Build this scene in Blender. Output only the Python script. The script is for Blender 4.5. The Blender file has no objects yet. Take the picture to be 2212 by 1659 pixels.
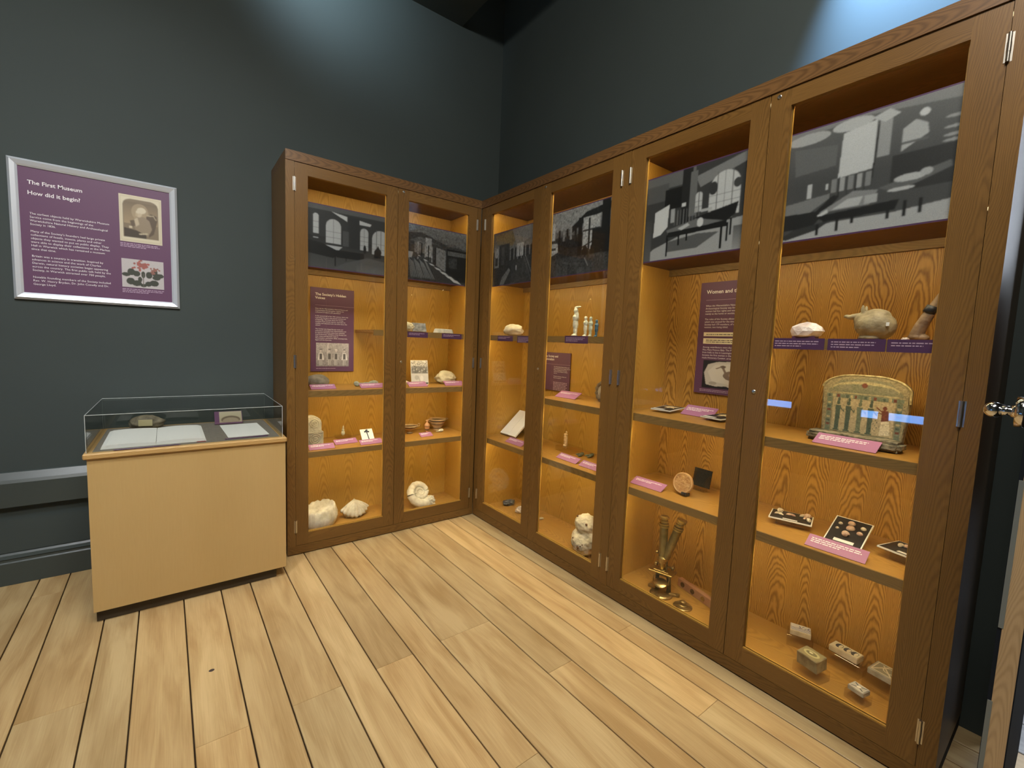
import bpy, bmesh, math, random
import numpy as np
from mathutils import Matrix, Vector, Euler, noise as mnoise

# ---------------------------------------------------------------- camera, world, lights, exposure
sc = bpy.context.scene
COL = sc.collection
cam_d = bpy.data.cameras.new('camera')
cam = bpy.data.objects.new('camera', cam_d)
COL.objects.link(cam)
cam_d.sensor_width = 36.0
cam_d.lens = 962.2 / 2212 * 36
cam_d.clip_start = 0.02
yaw, pit, rol = 0.6507, 0.0896, 0.0393
fw = Vector((math.sin(yaw) * math.cos(pit), math.cos(yaw) * math.cos(pit), -math.sin(pit)))
rt = Vector((math.cos(yaw), -math.sin(yaw), 0))
up = rt.cross(fw)
r2 = rt * math.cos(rol) + up * math.sin(rol)
u2 = up * math.cos(rol) - rt * math.sin(rol)
cam.matrix_world = Matrix.Translation((-1.7775, -2.7655, 1.2959)) @ Matrix((r2, u2, -fw)).transposed().to_4x4()
sc.camera = cam
sc.view_settings.view_transform = 'Standard'
sc.view_settings.look = 'None'
sc.view_settings.gamma = 1
sc.view_settings.use_curve_mapping = False
sc.view_settings.exposure = 0.0

world = bpy.data.worlds.new('world')
sc.world = world
world.use_nodes = True
world.node_tree.nodes['Background'].inputs[0].default_value = (0.75, 0.88, 1, 1)
world.node_tree.nodes['Background'].inputs[1].default_value = 0.15

def area(name, loc, target, size, power, color, spread=180, size_y=None):
    l = bpy.data.lights.new(name, 'AREA')
    l.shape = 'RECTANGLE'
    l.size = size
    l.size_y = size_y or size
    l.energy = power
    l.color = color
    l.spread = math.radians(spread)
    o = bpy.data.objects.new(name, l)
    COL.objects.link(o)
    o.location = loc
    o.rotation_euler = (Vector(target) - Vector(loc)).to_track_quat('-Z', 'Y').to_euler()
    return o

def spot(name, loc, target, power, color, angle, blend=1.0, radius=.06):
    l = bpy.data.lights.new(name, 'SPOT')
    l.energy = power
    l.color = color
    l.spot_size = math.radians(angle)
    l.spot_blend = blend
    l.shadow_soft_size = radius
    o = bpy.data.objects.new(name, l)
    COL.objects.link(o)
    o.location = loc
    o.rotation_euler = (Vector(target) - Vector(loc)).to_track_quat('-Z', 'Y').to_euler()
    return o

area('ceiling_light', (-1.5, -2.7, 3.65), (-1.0, -1.4, 0), 1.2, 125, (1.0, .95, .88), size_y=.8)
area('ceiling_light', (-2.35, -1.6, 3.6), (-2.1, -.1, .9), .4, 15, (.95, .97, 1.0), 95, size_y=.4)
spot('track_spotlight', (-1.1, -1.7, 3.6), (-.6, -1.0, 0), 110, (1, .90, .76), 75)
spot('wall_spotlight', (.20, -2.12, 3.3), (.43, -2.20, 2.66), 480, (.32, .58, 1.0), 60, 1, .02)
spot('wall_spotlight', (-1.15, -.15, 3.62), (-.95, .43, 3.62), 40, (.62, .82, 1.0), 120, 1, .05)
spot('track_spotlight', (-2.2, -3.0, 3.5), (-1.9, -.7, .4), 55, (1, .93, .82), 75)
area('hall_daylight', (3.4, -3.4, 2.6), (1.2, -2.9, 0), 1.6, 120, (.80, .88, 1.0))

# ---------------------------------------------------------------- materials
MATS = {}

def new_mat(name):
    m = bpy.data.materials.new(name)
    m.use_nodes = True
    return m, m.node_tree.nodes, m.node_tree.links, m.node_tree.nodes['Principled BSDF']

def plain(name, col, rough=.6, metal=0, spec=None, emit=None, estr=0):
    if name in MATS:
        return MATS[name]
    m, n, l, b = new_mat(name)
    b.inputs['Base Color'].default_value = (*col, 1)
    b.inputs['Roughness'].default_value = rough
    b.inputs['Metallic'].default_value = metal
    if spec is not None:
        b.inputs['Specular IOR Level'].default_value = spec
    if emit:
        b.inputs['Emission Color'].default_value = (*emit, 1)
        b.inputs['Emission Strength'].default_value = estr
    MATS[name] = m
    return m

def mottled(name, c1, c2, scale=14, rough=.8, bump=.3, c3=None, metal=0, detail=5, dist=.004):
    if name in MATS:
        return MATS[name]
    m, n, l, b = new_mat(name)
    tc = n.new('ShaderNodeTexCoord')
    nz = n.new('ShaderNodeTexNoise')
    nz.inputs['Scale'].default_value = scale
    nz.inputs['Detail'].default_value = detail
    l.new(tc.outputs['Object'], nz.inputs['Vector'])
    cr = n.new('ShaderNodeValToRGB')
    cr.color_ramp.elements[0].position = .35
    cr.color_ramp.elements[0].color = (*c1, 1)
    cr.color_ramp.elements[1].position = .65
    cr.color_ramp.elements[1].color = (*c2, 1)
    if c3:
        e = cr.color_ramp.elements.new(.8)
        e.color = (*c3, 1)
    l.new(nz.outputs[0], cr.inputs[0])
    l.new(cr.outputs[0], b.inputs['Base Color'])
    b.inputs['Roughness'].default_value = rough
    b.inputs['Metallic'].default_value = metal
    if bump:
        bp = n.new('ShaderNodeBump')
        bp.inputs['Strength'].default_value = bump
        bp.inputs['Distance'].default_value = dist
        n2 = n.new('ShaderNodeTexNoise')
        n2.inputs['Scale'].default_value = scale * 5
        l.new(tc.outputs['Object'], n2.inputs['Vector'])
        l.new(n2.outputs[0], bp.inputs['Height'])
        l.new(bp.outputs[0], b.inputs['Normal'])
    MATS[name] = m
    return m

def wood(name, dark, light, ring=60, cath=.12, fig=1.0, rough=.35, patch=None, width=.22, bump=.15, contrast=.45):
    """plain-sawn timber: UV x runs along the grain, UV y across it (metres)"""
    m, n, l, b = new_mat(name)
    uv = n.new('ShaderNodeUVMap')
    uv.uv_map = 'UVMap'
    sp = n.new('ShaderNodeSeparateXYZ')
    l.new(uv.outputs[0], sp.inputs[0])
    def M(op, a, c=None, d=None):
        q = n.new('ShaderNodeMath')
        q.operation = op
        for i, v in enumerate((a, c, d)):
            if v is None:
                continue
            if isinstance(v, (int, float)):
                q.inputs[i].default_value = v
            else:
                l.new(v, q.inputs[i])
        return q.outputs[0]
    def noise(sx, sy, detail=3, rough_=.55):
        mp = n.new('ShaderNodeMapping')
        mp.inputs['Scale'].default_value = (sx, sy, 1)
        l.new(uv.outputs[0], mp.inputs[0])
        z = n.new('ShaderNodeTexNoise')
        z.inputs['Scale'].default_value = 1
        z.inputs['Detail'].default_value = detail
        z.inputs['Roughness'].default_value = rough_
        l.new(mp.outputs[0], z.inputs['Vector'])
        return z.outputs[0]
    slow = noise(1.6, 5, 2)
    mid = noise(7, 22, 3)
    # veneer leaf: across coordinate folded about each leaf's centre
    ac = M('ADD', sp.outputs[1], M('MULTIPLY', M('SUBTRACT', slow, .5), .10 * fig))
    leaf = M('SUBTRACT', M('PINGPONG', ac, width), width * .5)
    # arched growth rings: parabolas stacked along the grain, cath = arch height in metres at the leaf's edge
    kk = cath * 4 / (width * width)
    al = M('ADD', sp.outputs[0], M('MULTIPLY', M('SUBTRACT', mid, .5), .10 * fig))
    r = M('ADD', al, M('MULTIPLY', M('MULTIPLY', leaf, leaf), kk))
    w = M('SINE', M('MULTIPLY', M('ADD', r, M('MULTIPLY', M('SUBTRACT', slow, .5), .5 * fig)), ring * 6.283))
    w = M('POWER', M('MULTIPLY_ADD', w, .5, .5), 1.6)
    fine = noise(5, 420, 4, .6)
    fine2 = noise(14, 150, 3)
    tone = noise(.9, 3.2, 2)
    f = M('ADD', M('MULTIPLY', w, contrast), M('ADD', M('MULTIPLY', fine, .35), M('MULTIPLY', fine2, .25)))
    f = M('ADD', f, M('MULTIPLY', M('SUBTRACT', tone, .5), .7))
    cr = n.new('ShaderNodeValToRGB')
    cr.color_ramp.elements[0].position = .12
    cr.color_ramp.elements[0].color = (*light, 1)
    cr.color_ramp.elements[1].position = .95
    cr.color_ramp.elements[1].color = (*dark, 1)
    l.new(f, cr.inputs[0])
    l.new(cr.outputs[0], b.inputs['Base Color'])
    b.inputs['Roughness'].default_value = rough
    b.inputs['Specular IOR Level'].default_value = .35
    bp = n.new('ShaderNodeBump')
    bp.inputs['Strength'].default_value = bump
    bp.inputs['Distance'].default_value = .0006
    l.new(fine, bp.inputs['Height'])
    l.new(bp.outputs[0], b.inputs['Normal'])
    MATS[name] = m
    return m

OAK = wood('stained_oak', (.062, .028, .006), (.215, .112, .029), ring=16, cath=.6, width=.13, contrast=.22, fig=1.6)
RAIL = wood('top_rail_oak', (.07, .034, .012), (.205, .105, .036), ring=22, cath=.3, width=.10, contrast=.35, fig=.8)
VENEER = wood('oak_veneer', (.24, .12, .017), (.55, .325, .068), ring=14, cath=.5, width=.16, contrast=.26, fig=.7, rough=.4)
VENEER_B = wood('figured_oak_veneer', (.15, .062, .009), (.56, .31, .068), ring=20, cath=.42, width=.125, contrast=.44, fig=1.25, rough=.4)
VENEER_S = wood('side_veneer', (.25, .12, .018), (.54, .31, .062), ring=20, cath=.9, width=.3, contrast=.16, rough=.4)
SHELF = wood('shelf_oak', (.20, .095, .018), (.46, .25, .055), ring=16, cath=.7, width=.2, contrast=.25, rough=.38)
DARKW = wood('shaded_oak', (.05, .020, .007), (.15, .062, .020), ring=18, cath=.6, width=.16, contrast=.3, rough=.5)  # shade of the unlit undersides, put into a darker oak colour
EDGE = wood('shelf_edge_oak', (.12, .075, .022), (.28, .17, .055), ring=20, cath=.8, width=.2, contrast=.2, rough=.5)
BEECH = wood('beech_laminate', (.43, .275, .098), (.53, .36, .145), ring=3, cath=.2, width=.35, contrast=.04, fig=.5, rough=.45, bump=.03)
BEECH_E = wood('beech_edging', (.38, .22, .07), (.56, .36, .14), ring=20, cath=.9, width=.35, contrast=.3, fig=.5, rough=.4, bump=.03)
RAW = wood('bare_pine', (.32, .21, .10), (.52, .37, .2), ring=20, cath=.8, width=.1, contrast=.3, rough=.7)

GAP = plain('shadow_gap_black', (.006, .004, .003), .9)
STEEL = plain('hinge_steel', (.62, .58, .50), .3, 1)
CHROME = plain('chrome', (.75, .75, .75), .12, 1)
BRASS = plain('brass', (.46, .34, .13), .34, 1)
BRASSD = mottled('dull_brass', (.18, .12, .04), (.42, .30, .12), 30, .38, .1, metal=.85)
LED = plain('led_strip_lit', (1, .8, .5), .5, emit=(1, .82, .44), estr=54)
PURPLE = plain('purple_board', (.125, .052, .112), .5)
PURPLE2 = plain('mauve_card', (.36, .15, .28), .45)
PURPLE3 = plain('violet_card', (.085, .035, .10), .4)
INK = plain('white_print', (.85, .82, .82), .6)
INKM = plain('pale_print', (.52, .38, .50), .6)
PAPER = plain('white_paper', (.80, .80, .76), .7)
CREAM = plain('cream_paper', (.78, .70, .50), .7)
BLACK = plain('black_card', (.012, .012, .014), .45)
WHITE = plain('white_edge', (.75, .75, .70), .5)

def glass_mat(name, tint, ior=1.5, rough=0.0):
    m = bpy.data.materials.new(name)
    m.use_nodes = True
    n, l = m.node_tree.nodes, m.node_tree.links
    n.clear()
    o = n.new('ShaderNodeOutputMaterial')
    mx = n.new('ShaderNodeMixShader')
    t = n.new('ShaderNodeBsdfTransparent')
    t.inputs[0].default_value = (*tint, 1)
    g = n.new('ShaderNodeBsdfGlossy')
    g.inputs['Roughness'].default_value = rough
    fr = n.new('ShaderNodeFresnel')
    # the same reflectance on the way in and on the way out of a thin pane
    ge = n.new('ShaderNodeNewGeometry')
    mr = n.new('ShaderNodeMapRange')
    mr.inputs['To Min'].default_value = ior
    mr.inputs['To Max'].default_value = 1 / ior
    l.new(ge.outputs['Backfacing'], mr.inputs['Value'])
    l.new(mr.outputs[0], fr.inputs['IOR'])
    l.new(fr.outputs[0], mx.inputs[0])
    l.new(t.outputs[0], mx.inputs[1])
    l.new(g.outputs[0], mx.inputs[2])
    l.new(mx.outputs[0], o.inputs[0])
    return m
GLASS = glass_mat('pane_glass', (.985, .99, .98), 1.38)
ACRYL = glass_mat('clear_acrylic', (.95, .96, .95), 1.5)
ACRYLB = glass_mat('acrylic_block', (.965, .95, .92), 1.5, .03)

# ---------------------------------------------------------------- mesh helpers
random.seed(7)

def link(name, me, mat=None, parent=None, smooth=False):
    o = bpy.data.objects.new(name, me)
    COL.objects.link(o)
    if mat is not None:
        me.materials.append(mat)
    if parent is not None:
        o.parent = parent
    if smooth:
        for p in me.polygons:
            p.use_smooth = True
    return o

def done(bm, name, mat=None, parent=None, smooth=False, bev=0, seg=1):
    if bev:
        bmesh.ops.bevel(bm, geom=[e for e in bm.edges], offset=bev, segments=seg, affect='EDGES', clamp_overlap=True)
    me = bpy.data.meshes.new(name)
    bm.to_mesh(me)
    bm.free()
    return link(name, me, mat, parent, smooth)

def thing(name, label, cat, loc=(0, 0, 0), rot=0, group=None, tilt=0, roll=0):
    o = bpy.data.objects.new(name, None)
    o.empty_display_size = .05
    COL.objects.link(o)
    o.location = loc
    o.rotation_euler = (tilt, roll, rot)
    o['label'] = label
    o['category'] = cat
    if group:
        o['group'] = group
    return o

def tag(o, label, cat, group=None):
    o['label'] = label
    o['category'] = cat
    if group:
        o['group'] = group
    return o

def struct(o):
    o['kind'] = 'structure'
    return o

def wbox(bm, lo, hi, grain=2, mi=0, shift=None):
    """box with grain-aligned UVs"""
    uvl = bm.loops.layers.uv.get('UVMap') or bm.loops.layers.uv.new('UVMap')
    x0, y0, z0 = lo
    x1, y1, z1 = hi
    vs = [bm.verts.new(p) for p in ((x0, y0, z0), (x1, y0, z0), (x1, y1, z0), (x0, y1, z0), (x0, y0, z1), (x1, y0, z1), (x1, y1, z1), (x0, y1, z1))]
    off = shift if shift else (random.uniform(0, 20), random.uniform(0, 20))
    for f, nrm in (((0, 3, 2, 1), 2), ((4, 5, 6, 7), 2), ((0, 1, 5, 4), 1), ((2, 3, 7, 6), 1), ((1, 2, 6, 5), 0), ((3, 0, 4, 7), 0)):
        fc = bm.faces.new([vs[i] for i in f])
        fc.material_index = mi
        ax = [a for a in (0, 1, 2) if a != nrm]
        if grain in ax:
            a = grain
            c = [q for q in ax if q != grain][0]
        else:
            a, c = ax
        for lp in fc.loops:
            co = lp.vert.co
            lp[uvl].uv = (co[a] + off[0], co[c] + off[1])
    return vs

def box(name, lo, hi, mat, parent=None, grain=2, bev=0, shift=None):
    bm = bmesh.new()
    wbox(bm, lo, hi, grain, 0, shift)
    return done(bm, name, mat, parent, bev=bev)

def cyl(bm, p0, p1, r0, r1=None, seg=16, cap=True):
    p0, p1 = Vector(p0), Vector(p1)
    d = p1 - p0
    q = d.to_track_quat('Z', 'Y').to_matrix().to_4x4()
    q.translation = (p0 + p1) / 2
    return bmesh.ops.create_cone(bm, cap_ends=cap, segments=seg, radius1=r0, radius2=r0 if r1 is None else r1, depth=d.length, matrix=q)

def lathe(bm, prof, seg=24, c=(0, 0, 0), sx=1, sy=1, mat=None):
    rings = []
    for r, z in prof:
        ring = []
        for k in range(seg):
            a = 2 * math.pi * k / seg
            v = Vector((r * math.cos(a) * sx, r * math.sin(a) * sy, z))
            if mat:
                v = mat @ v
            ring.append(bm.verts.new(v + Vector(c)))
        rings.append(ring)
    for a, b in zip(rings, rings[1:]):
        for k in range(seg):
            bm.faces.new((a[k], a[(k + 1) % seg], b[(k + 1) % seg], b[k]))
    bm.faces.new(list(reversed(rings[0])))
    bm.faces.new(rings[-1])
    return rings

def tube(bm, pts, rad, seg=8):
    pts = [Vector(p) for p in pts]
    rings = []
    for i, p in enumerate(pts):
        d = (pts[min(i + 1, len(pts) - 1)] - pts[max(i - 1, 0)]).normalized()
        q = d.to_track_quat('Z', 'Y')
        r = rad[i] if isinstance(rad, (list, tuple)) else rad
        rings.append([bm.verts.new(p + q @ Vector((r * math.cos(2 * math.pi * k / seg), r * math.sin(2 * math.pi * k / seg), 0))) for k in range(seg)])
    for a, b in zip(rings, rings[1:]):
        for k in range(seg):
            bm.faces.new((a[k], a[(k + 1) % seg], b[(k + 1) % seg], b[k]))
    bm.faces.new(list(reversed(rings[0])))
    bm.faces.new(rings[-1])

def blob(name, parts, mat, parent=None, voxel=.004, rough=0.0, freq=30, smooth=True, floor=True):
    """one continuous body grown from overlapping ellipsoids: parts = (centre, radii[, euler])"""
    bm = bmesh.new()
    for p in parts:
        c, r = p[0], p[1]
        e = Euler(p[2]) if len(p) > 2 else Euler()
        mt = Matrix.Translation(c) @ e.to_matrix().to_4x4() @ Matrix.Diagonal((*r, 1))
        bmesh.ops.create_icosphere(bm, subdivisions=3, radius=1, matrix=mt)
    me = bpy.data.meshes.new(name)
    bm.to_mesh(me)
    bm.free()
    t = bpy.data.objects.new('tmp', me)
    COL.objects.link(t)
    md = t.modifiers.new('r', 'REMESH')
    md.mode = 'VOXEL'
    md.voxel_size = voxel
    s = t.modifiers.new('s', 'SMOOTH')
    s.iterations = 3
    dg = bpy.context.evaluated_depsgraph_get()
    m2 = bpy.data.meshes.new_from_object(t.evaluated_get(dg))
    bpy.data.objects.remove(t)
    m2.name = name
    sd = Vector((random.uniform(0, 50), random.uniform(0, 50), 0))
    nr = [v.normal.copy() for v in m2.vertices]
    for v, nn in zip(m2.vertices, nr):
        if rough:
            v.co += nn * rough * (mnoise.fractal(v.co * freq + sd, .8, 2.0, 4))
        if floor and v.co.z < 0:
            v.co.z = 0
    m2.materials.clear()
    return link(name, m2, mat, parent, smooth)

def rock(name, size, mat, parent=None, rough=.25, freq=2.2, seed=0, sub=4, ridge=0, flat=.85, facet=0):
    bm = bmesh.new()
    bmesh.ops.create_icosphere(bm, subdivisions=sub, radius=1)
    sd = Vector((seed * 7.1, seed * 3.3, seed))
    for v in bm.verts:
        d = v.co.normalized()
        k = 1 + rough * mnoise.fractal(d * freq + sd, .9, 2.0, 4)
        if facet:
            k -= facet * abs(mnoise.noise(d * freq * 1.7 + sd * 2))
        v.co = d * k
        v.co.x *= size[0] / 2
        v.co.y *= size[1] / 2
        v.co.z *= size[2] / 2
        v.co.z = max(v.co.z, -size[2] / 2 * flat)
    z0 = min(v.co.z for v in bm.verts)
    for v in bm.verts:
        v.co.z -= z0
    return done(bm, name, mat, parent, smooth=True)

FNT = None
def text(parent, name, s, x, z, size, mat, y=-.0012, sp=1.0, tilt=True, bold=0):
    cu = bpy.data.curves.new(name, 'FONT')
    cu.body = s
    cu.size = size
    cu.space_line = sp
    cu.resolution_u = 2
    cu.offset = bold
    t = bpy.data.objects.new('tmp', cu)
    COL.objects.link(t)
    dg = bpy.context.evaluated_depsgraph_get()
    me = bpy.data.meshes.new_from_object(t.evaluated_get(dg))
    bpy.data.objects.remove(t)
    me.transform(Matrix.Translation((x, y, z)) @ Matrix.Rotation(math.pi / 2, 4, 'X'))
    me.materials.clear()
    me.name = name
    return link(name, me, mat, parent)

def rows(parent, name, x0, z0, w, nrow, pitch, h, mat, y=-.0012, seed=1, last=.6):
    """lines of print too small to read: one bar per word"""
    rnd = random.Random(seed)
    bm = bmesh.new()
    for r in range(nrow):
        x = x0
        lim = x0 + w * (last if r == nrow - 1 else rnd.uniform(.86, 1))
        z = z0 - r * pitch
        while x < lim:
            ww = h * rnd.uniform(1.2, 5)
            x1 = min(x + ww, lim)
            q = [bm.verts.new((a, y, b)) for a, b in ((x, z), (x1, z), (x1, z + h), (x, z + h))]
            bm.faces.new(q)
            x = x1 + h * .7
    return done(bm, name, mat, parent)

# ---------------------------------------------------------------- small painter for printed pictures
class Pic:
    def __init__(s, w, h, bg=(.1, .1, .1)):
        s.w, s.h = w, h
        s.a = np.zeros((h, w, 3))
        s.a[:] = bg
        yy, xx = np.mgrid[0:h, 0:w]
        s.x = (xx + .5) / w
        s.y = (yy + .5) / h
    def c(s, v):
        return np.array((v, v, v) if isinstance(v, (int, float)) else v, float)
    def put(s, m, v, al=1):
        s.a[m] = s.a[m] * (1 - al) + s.c(v) * al
    def rect(s, x0, y0, x1, y1, v, al=1):
        s.put((s.x >= x0) & (s.x < x1) & (s.y >= y0) & (s.y < y1), v, al)
    def ell(s, cx, cy, rx, ry, v, al=1):
        s.put(((s.x - cx) / rx) ** 2 + ((s.y - cy) / ry) ** 2 < 1, v, al)
    def poly(s, pts, v, al=1):
        m = np.zeros(s.x.shape, bool)
        n = len(pts)
        for i in range(n):
            (x0, y0), (x1, y1) = pts[i], pts[(i + 1) % n]
            if y0 == y1:
                continue
            cnd = (s.y >= min(y0, y1)) & (s.y < max(y0, y1)) & (s.x < x0 + (s.y - y0) * (x1 - x0) / (y1 - y0))
            m ^= cnd
        s.put(m, v, al)
    def line(s, x0, y0, x1, y1, t, v, al=1):
        ar = s.h / s.w
        dx, dy = x1 - x0, (y1 - y0) * ar
        L = dx * dx + dy * dy + 1e-12
        u = np.clip(((s.x - x0) * dx + (s.y - y0) * ar * dy) / L, 0, 1)
        d = np.hypot(s.x - x0 - u * dx, (s.y - y0) * ar - u * dy)
        s.put(d < t, v, al)
    def grad(s, x0, y0, x1, y1, v0, v1, al=1, vert=True):
        m = (s.x >= x0) & (s.x < x1) & (s.y >= y0) & (s.y < y1)
        t = ((s.y - y0) / (y1 - y0) if vert else (s.x - x0) / (x1 - x0))[m][:, None]
        s.a[m] = s.a[m] * (1 - al) + al * (s.c(v0) * (1 - t) + s.c(v1) * t)
    def arch(s, x0, y0, x1, y1, v, bars=2, rowsn=3, bar=.1):
        w = x1 - x0
        top = y0 + w * .5 * s.w / s.h
        s.rect(x0, top, x1, y1, v)
        s.ell((x0 + x1) / 2, top, w / 2, top - y0, v)
        for k in range(1, bars + 1):
            s.line(x0 + w * k / (bars + 1), y0, x0 + w * k / (bars + 1), y1, .003, bar)
        for k in range(1, rowsn + 1):
            yb = top + (y1 - top) * k / (rowsn + 1)
            s.line(x0, yb, x1, yb, .002, bar)
    def blur(s, k=1):
        for _ in range(k):
            p = np.pad(s.a, ((1, 1), (1, 1), (0, 0)), 'edge')
            s.a = (p[:-2, 1:-1] + p[2:, 1:-1] + p[1:-1, :-2] + p[1:-1, 2:] + 2 * p[1:-1, 1:-1]) / 6
    def noise(s, amp, seed=0, cell=1):
        r = np.random.RandomState(seed)
        z = r.randn((s.h + cell - 1) // cell, (s.w + cell - 1) // cell)
        z = np.kron(z, np.ones((cell, cell)))[:s.h, :s.w]
        s.a = np.clip(s.a * (1 + amp * z[:, :, None]), 0, 1)
    def mesh(s, name, w, h, parent, mat, x0=0, z0=0, y=-.0012):
        """flat print w x h metres, lower-left corner (x0, z0), facing -y"""
        W, H = s.w, s.h
        me = bpy.data.meshes.new(name)
        gx, gz = np.meshgrid(np.linspace(x0, x0 + w, W + 1), np.linspace(z0 + h, z0, H + 1))
        co = np.stack([gx, np.full_like(gx, y), gz], -1).reshape(-1, 3)
        i = np.arange(H)[:, None] * (W + 1) + np.arange(W)[None, :]
        f = np.stack([i + W + 1, i + W + 2, i + 1, i], -1).reshape(-1, 4)
        me.vertices.add(len(co))
        me.vertices.foreach_set('co', co.ravel())
        me.loops.add(f.size)
        me.loops.foreach_set('vertex_index', f.ravel().astype(np.int32))
        me.polygons.add(len(f))
        me.polygons.foreach_set('loop_start', (np.arange(len(f)) * 4).astype(np.int32))
        me.update(calc_edges=True)
        ca = me.color_attributes.new('Col', 'FLOAT_COLOR', 'CORNER')
        px = np.ones((len(f), 4))
        px[:, :3] = s.a.reshape(-1, 3)
        ca.data.foreach_set('color', np.repeat(px, 4, 0).ravel())
        return link(name, me, mat, parent)

def print_mat(name, rough, spec=.5):
    m, n, l, b = new_mat(name)
    v = n.new('ShaderNodeVertexColor')
    v.layer_name = 'Col'
    l.new(v.outputs[0], b.inputs['Base Color'])
    b.inputs['Roughness'].default_value = rough
    b.inputs['Specular IOR Level'].default_value = spec
    return m
PRINT = print_mat('printed_picture', .45)
PRINT_S = print_mat('satin_print', .38)

def paras(parent, s, x, z, size, mat, sp, y=-.0012):
    """one part per paragraph, lines set as on the board"""
    k = 0
    for p in s.split('\n\n'):
        text(parent, 'paragraph', p, x, z - k * size * sp, size, mat, y, sp)
        k += p.count('\n') + 2
# ---------------------------------------------------------------- the room
def wall_mat(name, c, rough=.8):
    m, n, l, b = new_mat(name)
    tc = n.new('ShaderNodeTexCoord')
    nz = n.new('ShaderNodeTexNoise')
    nz.inputs['Scale'].default_value = 1.3
    nz.inputs['Detail'].default_value = 6
    l.new(tc.outputs['Object'], nz.inputs['Vector'])
    cr = n.new('ShaderNodeValToRGB')
    cr.color_ramp.elements[0].position = .3
    cr.color_ramp.elements[0].color = (*[v * .92 for v in c], 1)
    cr.color_ramp.elements[1].position = .7
    cr.color_ramp.elements[1].color = (*[v * 1.08 for v in c], 1)
    l.new(nz.outputs[0], cr.inputs[0])
    l.new(cr.outputs[0], b.inputs['Base Color'])
    b.inputs['Roughness'].default_value = rough
    bp = n.new('ShaderNodeBump')
    bp.inputs['Strength'].default_value = .08
    bp.inputs['Distance'].default_value = .002
    n2 = n.new('ShaderNodeTexNoise')
    n2.inputs['Scale'].default_value = 60
    l.new(tc.outputs['Object'], n2.inputs['Vector'])
    l.new(n2.outputs[0], bp.inputs['Height'])
    l.new(bp.outputs[0], b.inputs['Normal'])
    return m
SLATE = wall_mat('slate_green_paint', (.046, .060, .056))
SLATE_G = wall_mat('slate_green_gloss', (.050, .064, .060), .35)
GREYF = plain('grey_boards', (.30, .31, .33), .4)

W = .43
def prof(name, pts, x0, x1, mat):
    """profile in (y, z) swept along x"""
    bm = bmesh.new()
    a = [bm.verts.new((x0, y, z)) for y, z in pts]
    b = [bm.verts.new((x1, y, z)) for y, z in pts]
    n = len(pts)
    for i in range(n):
        j = (i + 1) % n
        bm.faces.new((a[i], b[i], b[j], a[j]))
    bm.faces.new(list(reversed(a)))
    bm.faces.new(b)
    bmesh.ops.recalc_face_normals(bm, faces=bm.faces)
    return struct(done(bm, name, mat))

struct(box('wall_back', (-3.75, W, -.02), (W + .12, W + .12, 4.5), SLATE))
struct(box('wall_right', (W, -2.665, -.02), (W + .12, W, 4.5), SLATE))
struct(box('wall_right', (W, -3.55, 2.25), (W + .12, -2.665, 4.5), SLATE))
struct(box('wall_right', (W, -5.3, -.02), (W + .12, -3.55, 4.5), SLATE))
struct(box('wall_front', (-3.75, -5.42, -.02), (W + .12, -5.3, 4.5), SLATE))
LY0, LY1, LZ0, LZ1 = -1.894, -.40, .70, 1.9
struct(box('wall_left', (-3.75, -5.3, -.02), (-3.63, W, LZ0), SLATE))
struct(box('wall_left', (-3.75, -5.3, LZ1), (-3.63, W, 4.5), SLATE))
struct(box('wall_left', (-3.75, -5.3, LZ0), (-3.63, LY0, LZ1), SLATE))
struct(box('wall_left', (-3.75, LY1, LZ0), (-3.63, W, LZ1), SLATE))
# unseen glowing window, added for the blue bar mirrored in the cabinet glass
wn = struct(box('added_window', (-3.75, LY0, LZ0), (-3.72, LY1, LZ1), plain('added_daylight_pane', (.5, .7, 1), .3, emit=(.14, .42, 1.0), estr=20)))
box('added_blind', (-3.70, LY0, LZ0 + .075), (-3.69, LY1, LZ1), plain('added_blind_black', (.03, .035, .04), .8), wn)  # added to cut the glowing pane down to a low strip
for a_, b_ in ((-1.352, -.733), (-1.571, -1.50)):
    box('slit_blocker', (-3.715, a_, LZ0), (-3.66, b_, LZ1), SLATE, wn)  # added blocks that break the mirrored bar into lengths
struct(box('ceiling', (-3.75, -5.42, 3.7), (.04, W + .12, 3.82), SLATE))
struct(box('ceiling', (.04, -5.42, 4.38), (W + .12, W + .12, 4.5), SLATE))
# skirting and low rail on the back wall
Y = W
prof('baseboard_back', [(Y, .001), (Y - .024, .001), (Y - .024, .112), (Y - .018, .118), (Y - .018, .128), (Y - .022, .134), (Y - .016, .150), (Y - .004, .163), (Y, .163)], -3.62, -1.29, SLATE_G)
prof('trim_1', [(Y, .395), (Y - .035, .400), (Y - .038, .52), (Y - .030, .535), (Y - .008, .568), (Y, .572)], -3.62, -1.29, SLATE_G)
prof('baseboard_back', [(Y, .325), (Y - .010, .330), (Y - .010, .163), (Y, .163)], -3.62, -1.29, SLATE)

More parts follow.
